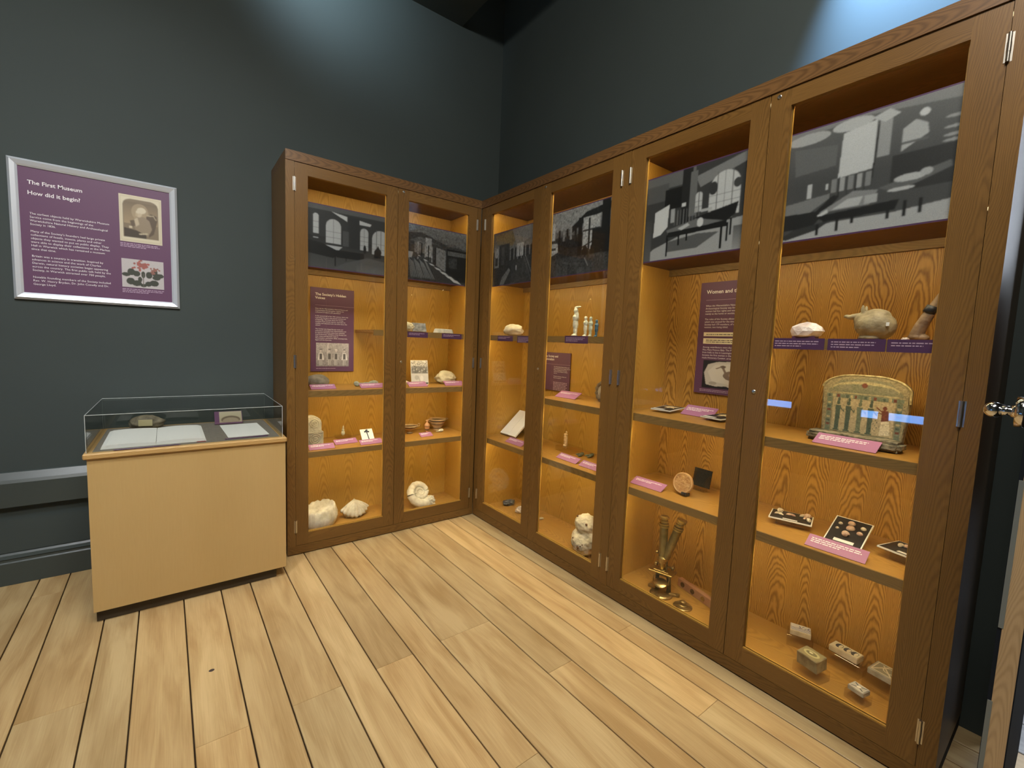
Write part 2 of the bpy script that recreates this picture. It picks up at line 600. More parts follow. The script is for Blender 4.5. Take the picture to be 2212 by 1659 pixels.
# floor of wide oak boards, one mesh: bare slab and every board lying on it
def floor_mat():
    m, n, l, b = new_mat('oak_floor')
    uv = n.new('ShaderNodeUVMap')
    uv.uv_map = 'UVMap'
    mp = n.new('ShaderNodeMapping')
    mp.inputs['Scale'].default_value = (2.2, 16, 1)
    l.new(uv.outputs[0], mp.inputs[0])
    z = n.new('ShaderNodeTexNoise')
    z.inputs['Scale'].default_value = 1
    z.inputs['Detail'].default_value = 5
    z.inputs['Distortion'].default_value = .8
    l.new(mp.outputs[0], z.inputs['Vector'])
    mp2 = n.new('ShaderNodeMapping')
    mp2.inputs['Scale'].default_value = (6, 260, 1)
    l.new(uv.outputs[0], mp2.inputs[0])
    z2 = n.new('ShaderNodeTexNoise')
    z2.inputs['Scale'].default_value = 1
    z2.inputs['Detail'].default_value = 3
    l.new(mp2.outputs[0], z2.inputs['Vector'])
    mp3 = n.new('ShaderNodeMapping')
    mp3.inputs['Scale'].default_value = (1.6, 3.5, 1)
    l.new(uv.outputs[0], mp3.inputs[0])
    z3 = n.new('ShaderNodeTexNoise')
    z3.inputs['Scale'].default_value = 1
    z3.inputs['Detail'].default_value = 2
    l.new(mp3.outputs[0], z3.inputs['Vector'])
    cr = n.new('ShaderNodeValToRGB')
    cr.color_ramp.elements[0].position = .3
    cr.color_ramp.elements[0].color = (.40, .258, .108, 1)
    cr.color_ramp.elements[1].position = .7
    cr.color_ramp.elements[1].color = (.59, .43, .21, 1)
    ad = n.new('ShaderNodeMath')
    ad.operation = 'MULTIPLY_ADD'
    l.new(z2.outputs[0], ad.inputs[0])
    ad.inputs[1].default_value = .35
    l.new(z.outputs[0], ad.inputs[2])
    a2 = n.new('ShaderNodeMath')
    a2.operation = 'MULTIPLY_ADD'
    l.new(z3.outputs[0], a2.inputs[0])
    a2.inputs[1].default_value = .5
    l.new(ad.outputs[0], a2.inputs[2])
    a3 = n.new('ShaderNodeMath')
    a3.operation = 'SUBTRACT'
    l.new(a2.outputs[0], a3.inputs[0])
    a3.inputs[1].default_value = .42
    l.new(a3.outputs[0], cr.inputs[0])
    vc = n.new('ShaderNodeVertexColor')
    vc.layer_name = 'tone'
    mu = n.new('ShaderNodeMixRGB')
    mu.blend_type = 'MULTIPLY'
    mu.inputs[0].default_value = 1
    l.new(cr.outputs[0], mu.inputs[1])
    l.new(vc.outputs[0], mu.inputs[2])
    l.new(mu.outputs[0], b.inputs['Base Color'])
    b.inputs['Roughness'].default_value = .42
    b.inputs['Specular IOR Level'].default_value = .35
    bp = n.new('ShaderNodeBump')
    bp.inputs['Strength'].default_value = .15
    bp.inputs['Distance'].default_value = .001
    l.new(z2.outputs[0], bp.inputs['Height'])
    l.new(bp.outputs[0], b.inputs['Normal'])
    return m

def boards(name, xs, y0, y1, joints, mat, tones, seed=3, skew=-.012):
    bm = bmesh.new()
    uvl = bm.loops.layers.uv.new('UVMap')
    cl = bm.loops.layers.float_color.new('tone')
    rnd = random.Random(seed)
    for i, (a, b) in enumerate(zip(xs, xs[1:])):
        cuts = joints.get(i)
        if cuts is None:
            cuts, y = [], y0 + rnd.uniform(.3, 1.9)
            while y < y1 - .2:
                cuts.append(y)
                y += rnd.uniform(1.4, 2.4)
        cuts = [y0] + sorted(c for c in cuts if y0 < c < y1) + [y1]
        for c, d in zip(cuts, cuts[1:]):
            g, e, h = .0024, .0010, .0
            t = rnd.uniform(*tones)
            tw = rnd.uniform(-.035, .035)
            tone = (t + tw, t, t - tw * 1.2, 1)
            off = (rnd.uniform(0, 30), rnd.uniform(0, 30))
            def P(x, y, z):
                return bm.verts.new((x + skew * (-(y + 1)) * -1, y, z))
            top = [P(a + g + .002, c + e, 0), P(b - g - .002, c + e, 0), P(b - g - .002, d - e, 0), P(a + g + .002, d - e, 0)]
            mid = [P(a + g, c + e * .4, -.0015), P(b - g, c + e * .4, -.0015), P(b - g, d - e * .4, -.0015), P(a + g, d - e * .4, -.0015)]
            low = [P(a + g, c + e * .4, -.010), P(b - g, c + e * .4, -.010), P(b - g, d - e * .4, -.010), P(a + g, d - e * .4, -.010)]
            fs = [bm.faces.new(top)]
            for u, v in ((mid, top), (low, mid)):
                for k in range(4):
                    fs.append(bm.faces.new((u[k], u[(k + 1) % 4], v[(k + 1) % 4], v[k])))
            for f in fs:
                for lp in f.loops:
                    lp[uvl].uv = (lp.vert.co.y + off[0], lp.vert.co.x + off[1])
                    lp[cl] = tone
    x0, x1 = xs[0], xs[-1]
    q = [bm.verts.new(p) for p in ((x0 - .1, y0, -.010), (x1 + .1, y0, -.010), (x1 + .1, y1, -.010), (x0 - .1, y1, -.010))]
    f = bm.faces.new(q)
    for lp in f.loops:
        lp[cl] = (.05, .04, .03, 1)
    q2 = [bm.verts.new(p) for p in ((x0 - .1, y0, -.05), (x1 + .1, y0, -.05), (x1 + .1, y1, -.05), (x0 - .1, y1, -.05))]
    bm.faces.new(list(reversed(q2)))
    return struct(done(bm, name, mat))

FL = floor_mat()
xs = [-3.62, -3.46, -3.30, -3.13, -2.97, -2.80, -2.64, -2.49, -2.335, -2.222, -2.043, -1.923, -1.757, -1.606, -1.478, -1.304, -1.173, -1.017, -.886, -.628, -.496, -.334, -.193, -.085, .03, .19, .31, .43]
J = {xs.index(-1.478): [-1.17, -3.1], xs.index(-1.757): [-1.175, -3.3], xs.index(-.886): [-1.152, -3.0], xs.index(-.628): [-1.56, -3.6],
     xs.index(-.193): [-1.548, -3.4], xs.index(-1.173): [-1.16, -2.9], xs.index(-.334): [-2.02, -4], xs.index(-1.606): [-2.4], xs.index(-1.923): [-2.6],
     xs.index(-1.304): [-1.9], xs.index(-1.017): [-1.80], xs.index(-.496): [-3.0], xs.index(-2.043): [-1.9], xs.index(-2.222): [-.75, -2.8], xs.index(-2.335): [.2, -2.0], xs.index(-.085): [-2.6]}
floor = boards('floor', xs, -5.3, W, J, FL, (.84, 1.10))
bm = bmesh.new()
lathe(bm, [(.008, 0), (.007, .0004), (.0001, .0005)], 14, (-1.69, -.814, 0), 1.2, 1)
done(bm, 'knot', plain('dark_knot', (.05, .035, .03), .6), floor)
GR = floor_mat.__call__()
GR.name = 'grey_hall_floor'
for nd in GR.node_tree.nodes:
    if nd.type == 'VALTORGB':
        nd.color_ramp.elements[0].color = (.22, .225, .23, 1)
        nd.color_ramp.elements[1].color = (.52, .53, .54, 1)
boards('floor', [.43 + .19 * k for k in range(20)], -5.3, -1.2, {}, GR, (.6, 1.1), 9)
struct(box('wall_hall', (4.2, -5.3, -.02), (4.3, -1.2, 3), plain('hall_wall', (.03, .012, .014), .9)))
struct(box('wall_hall', (.56, -1.3, -.02), (4.2, -1.2, 3), plain('hall_wall2', (.012, .014, .022), .9)))

# ---------------------------------------------------------------- open door at the right edge
dr = struct(box('door_1', (-.35, -2.722, .008), (.43, -2.683, 2.2), plain('near_black_paint', (.012, .015, .020), .85, spec=.1)))
box('door_edge', (-.3512, -2.720, .010), (-.3500, -2.690, 2.2), RAW, dr)
bm = bmesh.new()
cyl(bm, (-.29, -2.684, 1.190), (-.29, -2.662, 1.190), .034, seg=32)
cyl(bm, (-.29, -2.668, 1.190), (-.29, -2.655, 1.190), .016, .013, seg=24)
cyl(bm, (-.29, -2.660, 1.190), (-.29, -2.632, 1.190), .011, seg=24)
bmesh.ops.create_uvsphere(bm, u_segments=24, v_segments=14, radius=.0175, matrix=Matrix.Translation((-.29, -2.628, 1.190)))
tube(bm, [(-.29, -2.628, 1.190), (-.25, -2.627, 1.191), (-.20, -2.628, 1.189), (-.175, -2.632, 1.188)], [.014, .011, .010, .009], 14)
done(bm, 'door_handle', CHROME, dr, smooth=True)
bm = bmesh.new()
for z0, z1 in ((.30, .55), (.72, 1.05)):
    wbox(bm, (-.352, -2.692, z0), (-.348, -2.684, z1))
done(bm, 'weather_strip', plain('grey_seal', (.16, .18, .17), .5), dr)

# ---------------------------------------------------------------- showcases
class Frame:
    """local axes: u along the front from left to right, d into the case, z up"""
    def __init__(s, m):
        s.m = m
H, ZT, ZB, GT, GB, DP = 2.30, 2.247, .055, 2.185, .125, W - .004

def led(parent, u0, u1, z):
    bm = bmesh.new()
    wbox(bm, (u0, .038, z - .005), (u1, .050, z))
    return done(bm, 'light_strip', LED, parent)

def make_case(name, label, loc, rot, u0, u1, posts, bays, doors, shelves, veneer, dividers, side_l, side_r):
    t = thing(name, label, 'display cabinet', loc, rot)
    box('top_board', (u0, -.004, ZT), (u1, DP, H), RAIL, t, grain=0)
    box('base_rail', (u0, 0, .006), (u1, .03, ZB), OAK, t, grain=0)
    box('plinth', (u0 + .002, .012, 0), (u1 - .002, DP, .045), GAP, t, grain=0)
    for a, b in posts:
        box('stile', (a, 0, ZB), (b, .035, ZT), OAK, t, grain=2)
    box('side_panel', (u0, .035, ZB), (u0 + .016, DP, ZT), OAK, t, grain=2)
    box('side_panel', (u1 - .016, .035, ZB), (u1, DP, ZT), OAK, t, grain=2)
    for d in dividers:
        box('divider', (d - .012, .035, ZB), (d + .012, .405, ZT), VENEER_S, t, grain=2)
    for i, (a, b) in enumerate(bays):
        # inner cheeks of the bay
        box('lining_panel', (a, .036, ZB), (a + .004, .402, ZT), VENEER_S, t, grain=2)
        box('lining_panel', (b - .004, .036, ZB), (b, .402, ZT), VENEER_S, t, grain=2)
        box('back_panel', (a, .402, ZB), (b, .415, ZT), veneer[i], t, grain=2, shift=(random.uniform(0, 9), random.choice((0.0, .4, .8)) + .03 - a))
        box('bottom_board', (a, .03, .046), (b, .402, .060), SHELF, t, grain=0)
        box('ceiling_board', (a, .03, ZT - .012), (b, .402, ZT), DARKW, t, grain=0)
        led(t, a + .01, b - .01, ZT - .012)
        # high shelf carried by a batten on the back
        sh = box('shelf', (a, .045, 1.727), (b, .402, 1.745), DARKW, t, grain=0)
        led(sh, a + .01, b - .01, 1.727)
        box('batten', (a, .384, 1.695), (b, .402, 1.727), EDGE, t, grain=0)
    for (a, b, z, th) in shelves:
        sh = box('shelf', (a, .036, z - .018), (b, .398, z), SHELF, t, grain=0)
        box('shelf_edge', (a, .028, z - th), (b, .036, z), EDGE, sh, grain=0)
        led(sh, a + .01, b - .01, z - .018)
    for (da, db, ga, gb, hinge, lock) in doors:
        g = .0014
        dm = bmesh.new()
        wbox(dm, (da + g, .001, ZB + .002), (ga, .023, ZT - .002), 2)
        wbox(dm, (gb, .001, ZB + .002), (db - g, .023, ZT - .002), 2)
        wbox(dm, (ga, .0012, GT), (gb, .0225, ZT - .002), 0)
        wbox(dm, (ga, .0012, ZB + .002), (gb, .0225, GB), 0)
        dd = done(dm, 'door', OAK, t)
        sh = []
        pane = box('glass_pane', (ga - .004, .012, GB - .004), (gb + .004, .016, GT + .004), GLASS, dd)
        bd = bmesh.new()
        for lo, hi in (((ga, .016, GB), (ga + .004, .0225, GT)), ((gb - .004, .016, GB), (gb, .0225, GT)), ((ga, .005, GB), (gb, .012, GB + .004)), ((ga, .016, GB), (gb, .0225, GB + .005))):
            wbox(bd, lo, hi, 2)
        done(bd, 'glazing_bead', VENEER_S, dd)
        hu = da if hinge == 'L' else db
        for z in (2.127, 1.148, .174):
            hb = bmesh.new()
            cyl(hb, (hu, -.004, z - .037), (hu, -.004, z + .037), .0042, seg=12)
            cyl(hb, (hu, -.004, z - .012), (hu, -.004, z + .012), .0048, seg=12)
            wbox(hb, (hu - .008, -.0006, z - .037), (hu + .008, .001, z + .037))
            done(hb, 'hinge', STEEL, dd)
        if lock:
            for z in (2.228, 1.150):
                lb = bmesh.new()
                lathe(lb, [(.0075, 0), (.0075, .002), (.0055, .0035), (.003, .0032)], 20)
                lb.transform(Matrix.Translation((lock, .001, z)) @ Matrix.Rotation(math.pi / 2, 4, 'X'))
                done(lb, 'lock', STEEL, dd)
    return t

caseA = make_case('display_cabinet', 'two-door glazed oak display cabinet against the left wall, beside the beech display plinth',
    (0, 0, 0), 0, -1.274, -.005, [(-1.274, -1.2295), (-.036, -.005)], [(-1.257, -.0215)],
    [(-1.2295, -.629, -1.160, -.701, 'L', None), (-.629, -.036, -.555, -.106, 'R', -.592)],
    [(-1.256, -.018, .972, .036), (-1.256, -.018, .605, .034), (-.765, -.018, 1.352, .036)], [VENEER], [], True, True)
caseB = make_case('display_cabinet', 'long four-door glazed oak display cabinet along the right wall',
    (0, 0, 0), -math.pi / 2, .0005, 2.583, [(.0005, .046), (1.260, 1.311), (2.540, 2.583)], [(.017, 1.273), (1.297, 2.566)],
    [(.046, .655, .124, .580, 'L', None), (.655, 1.260, .733, 1.199, 'R', .686),
     (1.311, 1.940, 1.395, 1.870, 'L', None), (1.940, 2.540, 2.011, 2.463, 'R', 1.969)],
    [(.018, 1.272, 1.352, .036), (.66, 1.272, .972, .036), (.018, 1.272, .605, .034),
     (1.95, 2.565, 1.355, .036), (1.298, 2.565, .980, .037), (1.298, 2.565, .605, .036)], [VENEER, VENEER_B], [1.285], True, True)

def A(u, d, z):
    return (u, d, z)
def B(u, d, z):
    return (d, -u, z)
RB = -math.pi / 2
# ---------------------------------------------------------------- beech display plinth with clear cover
pl = thing('display_plinth', 'pale beech display plinth with a clear acrylic cover, left of the cabinets', 'display case', (-1.70, .07, 0))
def P(x, y, z):
    return (x + 1.70, y - .07, z)
box('body', P(-2.082, -.226, .058), P(-1.322, .38, .74), BEECH, pl, grain=2)
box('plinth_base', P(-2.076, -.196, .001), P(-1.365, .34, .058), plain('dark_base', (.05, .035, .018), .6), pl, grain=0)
box('top_edge', P(-2.094, -.238, .74), P(-1.316, .392, .764), BEECH_E, pl, grain=0, bev=.004)
box('display_bed', P(-2.066, -.20, .764), P(-1.345, .358, .7655), mottled('grey_brown_cloth', (.16, .145, .12), (.20, .18, .15), 60, .9, .1), pl)
cx0, cx1, cy0, cy1, cz0, cz1 = -2.084, -1.334, -.214, .372, .764, .926
bm = bmesh.new()
for lo, hi in (((cx0, cy0, cz0), (cx1, cy0 + .004, cz1)), ((cx0, cy1 - .004, cz0), (cx1, cy1, cz1)), ((cx0, cy0 + .004, cz0), (cx0 + .004, cy1 - .004, cz1)),
               ((cx1 - .004, cy0 + .004, cz0), (cx1, cy1 - .004, cz1)), ((cx0 + .004, cy0 + .004, cz1 - .004), (cx1 - .004, cy1 - .004, cz1))):
    wbox(bm, P(*lo), P(*hi))
cv = done(bm, 'acrylic_cover', ACRYL, pl)
EDG = plain('lit_acrylic_edge', (.50, .54, .52), .15)  # light caught along the cover's edges, painted as pale grey rods
bm = bmesh.new()
e = .0022
for a, b in (((cx0, cy0, cz1), (cx1, cy0, cz1)), ((cx0, cy1, cz1), (cx1, cy1, cz1)), ((cx0, cy0, cz1), (cx0, cy1, cz1)), ((cx1, cy0, cz1), (cx1, cy1, cz1)),
             ((cx0, cy0, cz0), (cx0, cy0, cz1)), ((cx1, cy0, cz0), (cx1, cy0, cz1)), ((cx1, cy1, cz0), (cx1, cy1, cz1)), ((cx0, cy1, cz0), (cx0, cy1, cz1))):
    cyl(bm, P(*a), P(*b), e * .6, seg=6)
done(bm, 'cover_edge', EDG, cv)

Z0 = .7662
bk = thing('open_book', 'open book with two white pages under the acrylic cover', 'book', (-1.855, .02, Z0), .01)
def page(x0, x1, bulge, name):
    bm = bmesh.new()
    n = 12
    uvs = []
    top, bot = [], []
    for i in range(n + 1):
        t = i / n
        x = x0 + (x1 - x0) * t
        k = t if bulge > 0 else 1 - t
        z = .013 + .006 * math.sin(math.pi * min(1, k * 1.0)) * .8 - .004 * (k > .98)
        top.append((bm.verts.new((x, -.187, z)), bm.verts.new((x, .200, z))))
        bot.append((bm.verts.new((x, -.187, .0035)), bm.verts.new((x, .200, .0035))))
    for i in range(n):
        bm.faces.new((top[i][0], top[i + 1][0], top[i + 1][1], top[i][1]))
        bm.faces.new((bot[i][1], bot[i + 1][1], bot[i + 1][0], bot[i][0]))
        bm.faces.new((bot[i][0], bot[i + 1][0], top[i + 1][0], top[i][0]))
        bm.faces.new((top[i][1], top[i + 1][1], bot[i + 1][1], bot[i][1]))
    bm.faces.new((top[0][0], top[0][1], bot[0][1], bot[0][0]))
    bm.faces.new((bot[n][0], bot[n][1], top[n][1], top[n][0]))
    return done(bm, name, PAPER, bk)
page(-.188, -.001, -1, 'page')
page(.001, .190, 1, 'page')
box('cover', (-.190, -.190, 0), (.192, .203, .003), PAPER, bk)
def flat_print(parent, name, x0, y0, w, nrow, pitch, h, mat, z, seed=1):
    o = rows(parent, name, 0, 0, w, nrow, pitch, h, mat, 0, seed)
    o.data.transform(Matrix.Translation((x0, y0, z)) @ Matrix.Rotation(-math.pi / 2, 4, 'X'))
    return o
FAINT = plain('faint_pencil', (.66, .67, .68), .8)
for (x, y, w, h, lab, sd) in ((-1.88, -.203, .235, .016, 'narrow violet caption strip in front of the open book', 3),
                              (-1.49, -.163, .19, .020, 'narrow violet caption strip in front of the loose white sheet', 4)):
    c = thing('caption_strip', lab, 'label', (x, y, Z0), .02, 'violet caption strips in the display plinth')
    box('board', (-w / 2, -h / 2, 0), (w / 2, h / 2, .002), PURPLE3, c)
    flat_print(c, 'print', -w / 2 + .01, .002, w * .9, 2, .006, .0022, INKM, .0025, sd)
tag(box('red_seal', (-1.700, -.183, Z0), (-1.664, -.173, Z0 + .003), plain('red_wax', (.25, .03, .03), .5)), 'small dark red tab at the right foot of the open book', 'tab')
sh_ = thing('paper_sheet', 'folded white sheet of paper at the right end inside the acrylic cover', 'paper', (-1.482, .05, Z0), .03)
bm = bmesh.new()
wbox(bm, (-.092, -.187, 0), (.0, .185, .0022))
wbox(bm, (.0, -.187, 0), (.094, .185, .0022))
done(bm, 'sheet', PAPER, sh_)
pc = thing('photo_card', 'purple card with a brown photograph, propped behind the white sheet of paper', 'card', (-1.525, .262, Z0 + .003), -.03, tilt=-.9)
box('board', (-.075, 0, 0), (.063, .003, .10), PURPLE, pc)
q = Pic(60, 50, (.42, .36, .24))
q.grad(0, 0, 1, 1, (.45, .40, .27), (.36, .30, .2))
q.ell(.5, .75, .42, .35, (.14, .10, .06))
q.ell(.5, .86, .36, .30, (.30, .24, .16))
q.blur(2)
q.mesh('photograph', .112, .086, pc, PRINT, -.052, .010)
ps = thing('fossil_rock', 'brown grey fossil nodule with a paper sticker behind the open book', 'rock', (-1.903, .292, Z0), -.1)
rk = rock('stone', (.152, .088, .078), mottled('river_stone', (.10, .085, .055), (.24, .20, .13), 30, .7, .4, (.34, .27, .15)), ps, .16, 1.6, 3)
box('sticker', (-.028, -.0455, .022), (.03, -.0415, .055), plain('old_label', (.42, .36, .19), .7), ps)

# ---------------------------------------------------------------- framed notice on the wall
fp = thing('framed_poster', 'purple museum notice in a silver snap frame on the dark wall', 'poster', (-2.065, W - .001, 1.42))
w, h, fr = .640, .664, .034
ALU = plain('satin_aluminium', (.66, .70, .74), .38, .35)
bm = bmesh.new()
x0, x1, z0, z1 = -w / 2, w / 2, 0, h
# sloped snap-frame section with mitred corners
O_ = [(x0, z0), (x1, z0), (x1, z1), (x0, z1)]
def inset(t):
    return [(x0 + t, z0 + t), (x1 - t, z0 + t), (x1 - t, z1 - t), (x0 + t, z1 - t)]
lv = [(O_, 0), (O_, -.010), (inset(.010), -.020), (inset(fr - .008), -.014), (inset(fr), -.009), (inset(fr), -.003)]
vr = [[bm.verts.new((px, y, pz)) for px, pz in pts] for pts, y in lv]
for a, b in zip(vr, vr[1:]):
    for k in range(4):
        bm.faces.new((a[k], a[(k + 1) % 4], b[(k + 1) % 4], b[k]))
bmesh.ops.recalc_face_normals(bm, faces=bm.faces)
done(bm, 'frame', ALU, fp)
box('sheet', (x0 + fr - .002, -.0055, z0 + fr - .002), (x1 - fr + .002, -.001, z1 - fr + .002), PURPLE, fp)
yy = -.0062
text(fp, 'title', 'The First Museum', -.256, .552, .0262, INK, yy, bold=.0004)
text(fp, 'title', 'How did it begin?', -.258, .503, .0262, INK, yy, bold=.0004)
body = ('The earliest objects held by Warwickshire Museum\nService come from the beginnings of the\nWarwickshire Natural History and Archaeological\nSociety in 1836.\n\n'
        'Many of the Society\'s founders had large private\ncollections of fossils, insects, plants and other\nobjects they wanted to put on public display. They\nwere able to display their collections at the Market\nHall in Warwick which has remained a museum\nsince that time.\n\n'
        'Britain was a country in transition. Inspired by\nadvances in science and the work of Charles\nDarwin, natural history societies began appearing\nacross the country. The first public talk held by the\nSociety, in Warwick attracted over 700 people.\n\n'
        'Notable founding members of the Society included\nRev. W. Henry Bryden, Dr. John Conolly and Dr.\nGeorge Lloyd.')
paras(fp, body, -.254, .410, .0138, INK, 1.22, yy)
q = Pic(110, 128, (.62, .56, .40))
q.rect(.03, .03, .97, .97, (.55, .49, .34))
q.rect(.05, .05, .95, .95, (.64, .58, .42))
q.rect(.085, .20, .915, .90, (.20, .15, .09))
q.ell(.28, .21, .195, .13, (.20, .15, .09)); q.ell(.72, .21, .195, .13, (.20, .15, .09)); q.rect(.28, .08, .72, .3, (.20, .15, .09))
q.grad(.1, .14, .9, .6, (.15, .11, .06), (.40, .30, .17), .7)
q.ell(.48, .34, .20, .18, (.42, .33, .20), .6)
q.poly([(.62, .42), (.74, .34), (.88, .38), (.89, .50), (.80, .78), (.68, .86), (.66, .60)], (.10, .07, .04))
q.line(.66, .39, .80, .38, .012, (.46, .38, .24)); q.line(.80, .38, .86, .46, .010, (.42, .34, .22))
q.poly([(.34, .50), (.44, .43), (.58, .43), (.70, .50), (.76, .68), (.66, .84), (.40, .80), (.34, .66)], (.27, .21, .135))
q.poly([(.34, .50), (.42, .46), (.46, .60), (.38, .66)], (.48, .40, .27))
q.ell(.455, .365, .075, .085, (.50, .41, .27)); q.ell(.52, .30, .105, .065, (.60, .53, .38)); q.ell(.44, .335, .05, .03, (.60, .53, .38)); q.ell(.40, .40, .03, .03, (.44, .35, .22))
q.poly([(.24, .54), (.34, .52), (.36, .64), (.28, .68)], (.12, .085, .05))
q.poly([(.10, .70), (.40, .74), (.62, .82), (.62, .90), (.10, .90)], (.05, .035, .02))
q.rect(.22, .66, .29, .705, (.58, .5, .34)); q.line(.46, .81, .64, .785, .016, (.50, .42, .27))
q.blur(1)
q.blur(2)
q.mesh('portrait_photograph', .176, .243, fp, PRINT, .074, .340, yy)
q = Pic(110, 72, (.50, .47, .46))
q.noise(.03, 2)
rr = random.Random(4)
for cx, cy, rx, ry in ((.22, .45, .09, .12), (.10, .55, .10, .07), (.34, .50, .09, .10), (.5, .52, .05, .12), (.64, .52, .08, .12), (.78, .42, .07, .14), (.90, .52, .10, .08), (.82, .6, .1, .08), (.2, .78, .1, .12), (.34, .84, .12, .1), (.76, .8, .11, .11), (.62, .84, .08, .09), (.5, .9, .08, .06), (.42, .7, .05, .1)):
    q.ell(cx, cy, rx, ry, (.05, .055, .04))
for k in range(40):
    q.ell(.48 + rr.gauss(0, .09), .20 + rr.gauss(0, .07), .03, .035, (.30 + rr.random() * .1, .11, .09))
for k in range(22):
    q.ell(.74 + rr.gauss(0, .06), .34 + rr.gauss(0, .05), .025, .03, (.28, .12, .09))
q.line(.5, .5, .5, .95, .012, (.12, .11, .08))
q.blur(1)
q.mesh('plant_picture', .176, .150, fp, PRINT, .076, .100, yy)
rows(fp, 'caption', .074, .328, .176, 3, .008, .0035, INKM, yy, 3)
rows(fp, 'caption', .076, .088, .180, 3, .008, .0035, INKM, yy, 6)

# ---------------------------------------------------------------- purple text panels inside the cabinets
def panel(label, loc, rot, w, h, th=.004):
    t = thing('text_panel', label, 'information panel', loc, rot, 'purple text panels in the cabinets')
    box('board', (-w / 2, 0, 0), (w / 2, th, h), PURPLE, t)
    return t
p = panel('purple panel headed The Society\'s Hidden Voices with a group photograph', A(-.916, .394, 1.062), 0, .282, .556)
text(p, 'title', 'The Society\'s Hidden\nVoices', -.112, .505, .0232, INK, bold=.0004)
box('rule', (-.112, -.0014, .440), (.141, -.001, .4412), INKM, p)
paras(p, 'How did the Warwickshire Natural History and\nArchaeological Society gather together its\ncollections of objects and specimens?\n\nIn the second half of the 19th century, there was\na growing interest in the natural sciences and\narchaeology. We know about the Society\nmembers from annual reports, especially the\nwealthy and educated men, but what about the\nothers?\n\nThe Society was shaped by the work and\nenthusiasm of people from Warwickshire and\nfar beyond. Donations came from scientists,\nlocal landowners, members of the Society and\ntheir wives and labourers, both in\nWarwickshire and further afield, including India,\nEgypt and the Americas.', -.112, .415, .0108, INK, 1.13)
q = Pic(100, 66, (.30, .28, .27))
q.grad(0, 0, 1, 1, (.45, .42, .42), (.28, .26, .26))
q.noise(.12, 3, 3)
q.line(.36, 0, .34, .6, .012, (.7, .66, .66))
for cx, c in ((.14, .75), (.40, .42), (.60, .5), (.86, .8)):
    q.poly([(cx - .09, .72), (cx - .05, .42), (cx + .05, .42), (cx + .10, .72)], (c, c * .97, c * .97))
    q.rect(cx - .04, .45, cx + .045, .70, (.12, .11, .11))
    q.ell(cx, .34, .025, .06, (.6, .55, .55)); q.ell(cx, .285, .04, .025, (.75, .72, .72) if cx == .60 else (.15, .14, .14))
    q.rect(cx - .045, .70, cx - .01, .95, (.5, .48, .48)); q.rect(cx + .01, .70, cx + .045, .95, (.45, .43, .43))
q.blur(1)
q.mesh('group_photograph', .214, .158, p, PRINT, -.107, .034)
rows(p, 'caption', -.107, .018, .21, 1, .008, .003, INKM, seed=2)

p = panel('purple panel headed The Society and Colonialism, half hidden by the cabinet stile', B(.425, .392, .975), RB, .286, .272)
text(p, 'title', 'The Society and\nColonialism', -.125, .238, .0222, INK, bold=.0004)
box('rule', (-.125, -.0014, .188), (.143, -.001, .189), INKM, p)
paras(p, 'The Warwickshire Natural History and\nArchaeological Society\'s objects came from\nBritain, including local fossil plants\nand from many of Britain\'s colonies\noverseas.\n\nMuseum\'s collections reflect how\nthey were acquired.', -.02, .168, .0098, INK, 1.15)
rows(p, 'body_print', -.02, .058, .15, 6, .0105, .0052, INKM, seed=12)

p = panel('purple panel headed Women and the Society with a picture of a bird fossil', B(1.652, .394, 1.083), RB, .325, .562)
text(p, 'title', 'Women and the Society', -.130, .505, .0262, INK, bold=.0004)
box('rule', (-.130, -.0014, .472), (.162, -.001, .4732), INKM, p)
paras(p, 'When the Warwickshire Natural History and\nArchaeological Society was formed in 1836\nwomen had few rights and were confined\nmainly to the home or working in service.\n\nThe rules of the Society allowed women,\nwhich was unusual for the time. The\nSociety had 179 members, of whom ten\nwomen, two being titled.', -.130, .440, .0122, INK, 1.1)
box('cream_strip', (-.130, -.0016, .291), (.150, -.001, .311), CREAM, p)
box('cream_strip', (-.130, -.0016, .253), (.150, -.001, .281), CREAM, p)
DI = plain('dark_print', (.12, .10, .09), .8)
rows(p, 'extract_print', -.115, .298, .26, 1, .01, .004, DI, -.002, 4)
rows(p, 'extract_print', -.115, .269, .26, 2, .009, .004, DI, -.002, 5)
paras(p, 'Among contributors were the Champion sisters and\nMiss Mary Frances Baly. The Misses came\nfrom India to live in Leamington and\nbecame the first woman in the Society\nmade Honorary Curator, around', -.130, .232, .0122, INK, 1.1)
q = Pic(110, 72, (.02, .02, .025))
q.poly([(.03, .45), (.10, .15), (.28, .05), (.62, .02), (.95, .1), (.98, .5), (.92, .85), (.60, .97), (.48, .90), (.28, .93), (.08, .88)], (.55, .53, .50))
q.poly([(.10, .4), (.25, .15), (.6, .1), (.9, .2), (.9, .6), (.6, .85), (.2, .75)], (.64, .62, .58))
q.ell(.58, .52, .17, .17, (.22, .16, .13)); q.ell(.62, .50, .10, .10, (.36, .27, .2))
q.line(.46, .45, .40, .25, .022, (.22, .16, .13)); q.ell(.40, .22, .055, .05, (.15, .11, .1)); q.line(.37, .22, .27, .29, .012, (.2, .15, .12)); q.line(.55, .65, .55, .88, .01, (.3, .24, .2)); q.line(.7, .6, .9, .7, .02, (.2, .15, .12))
q.ell(.22, .82, .08, .06, (.40, .37, .33)); q.ell(.6, .8, .06, .05, (.45, .42, .4))
q.blur(1)
q.mesh('bird_fossil_picture', .262, .140, p, PRINT, -.120, .030)
rows(p, 'caption', -.130, .018, .26, 2, .007, .0028, INKM, seed=8)
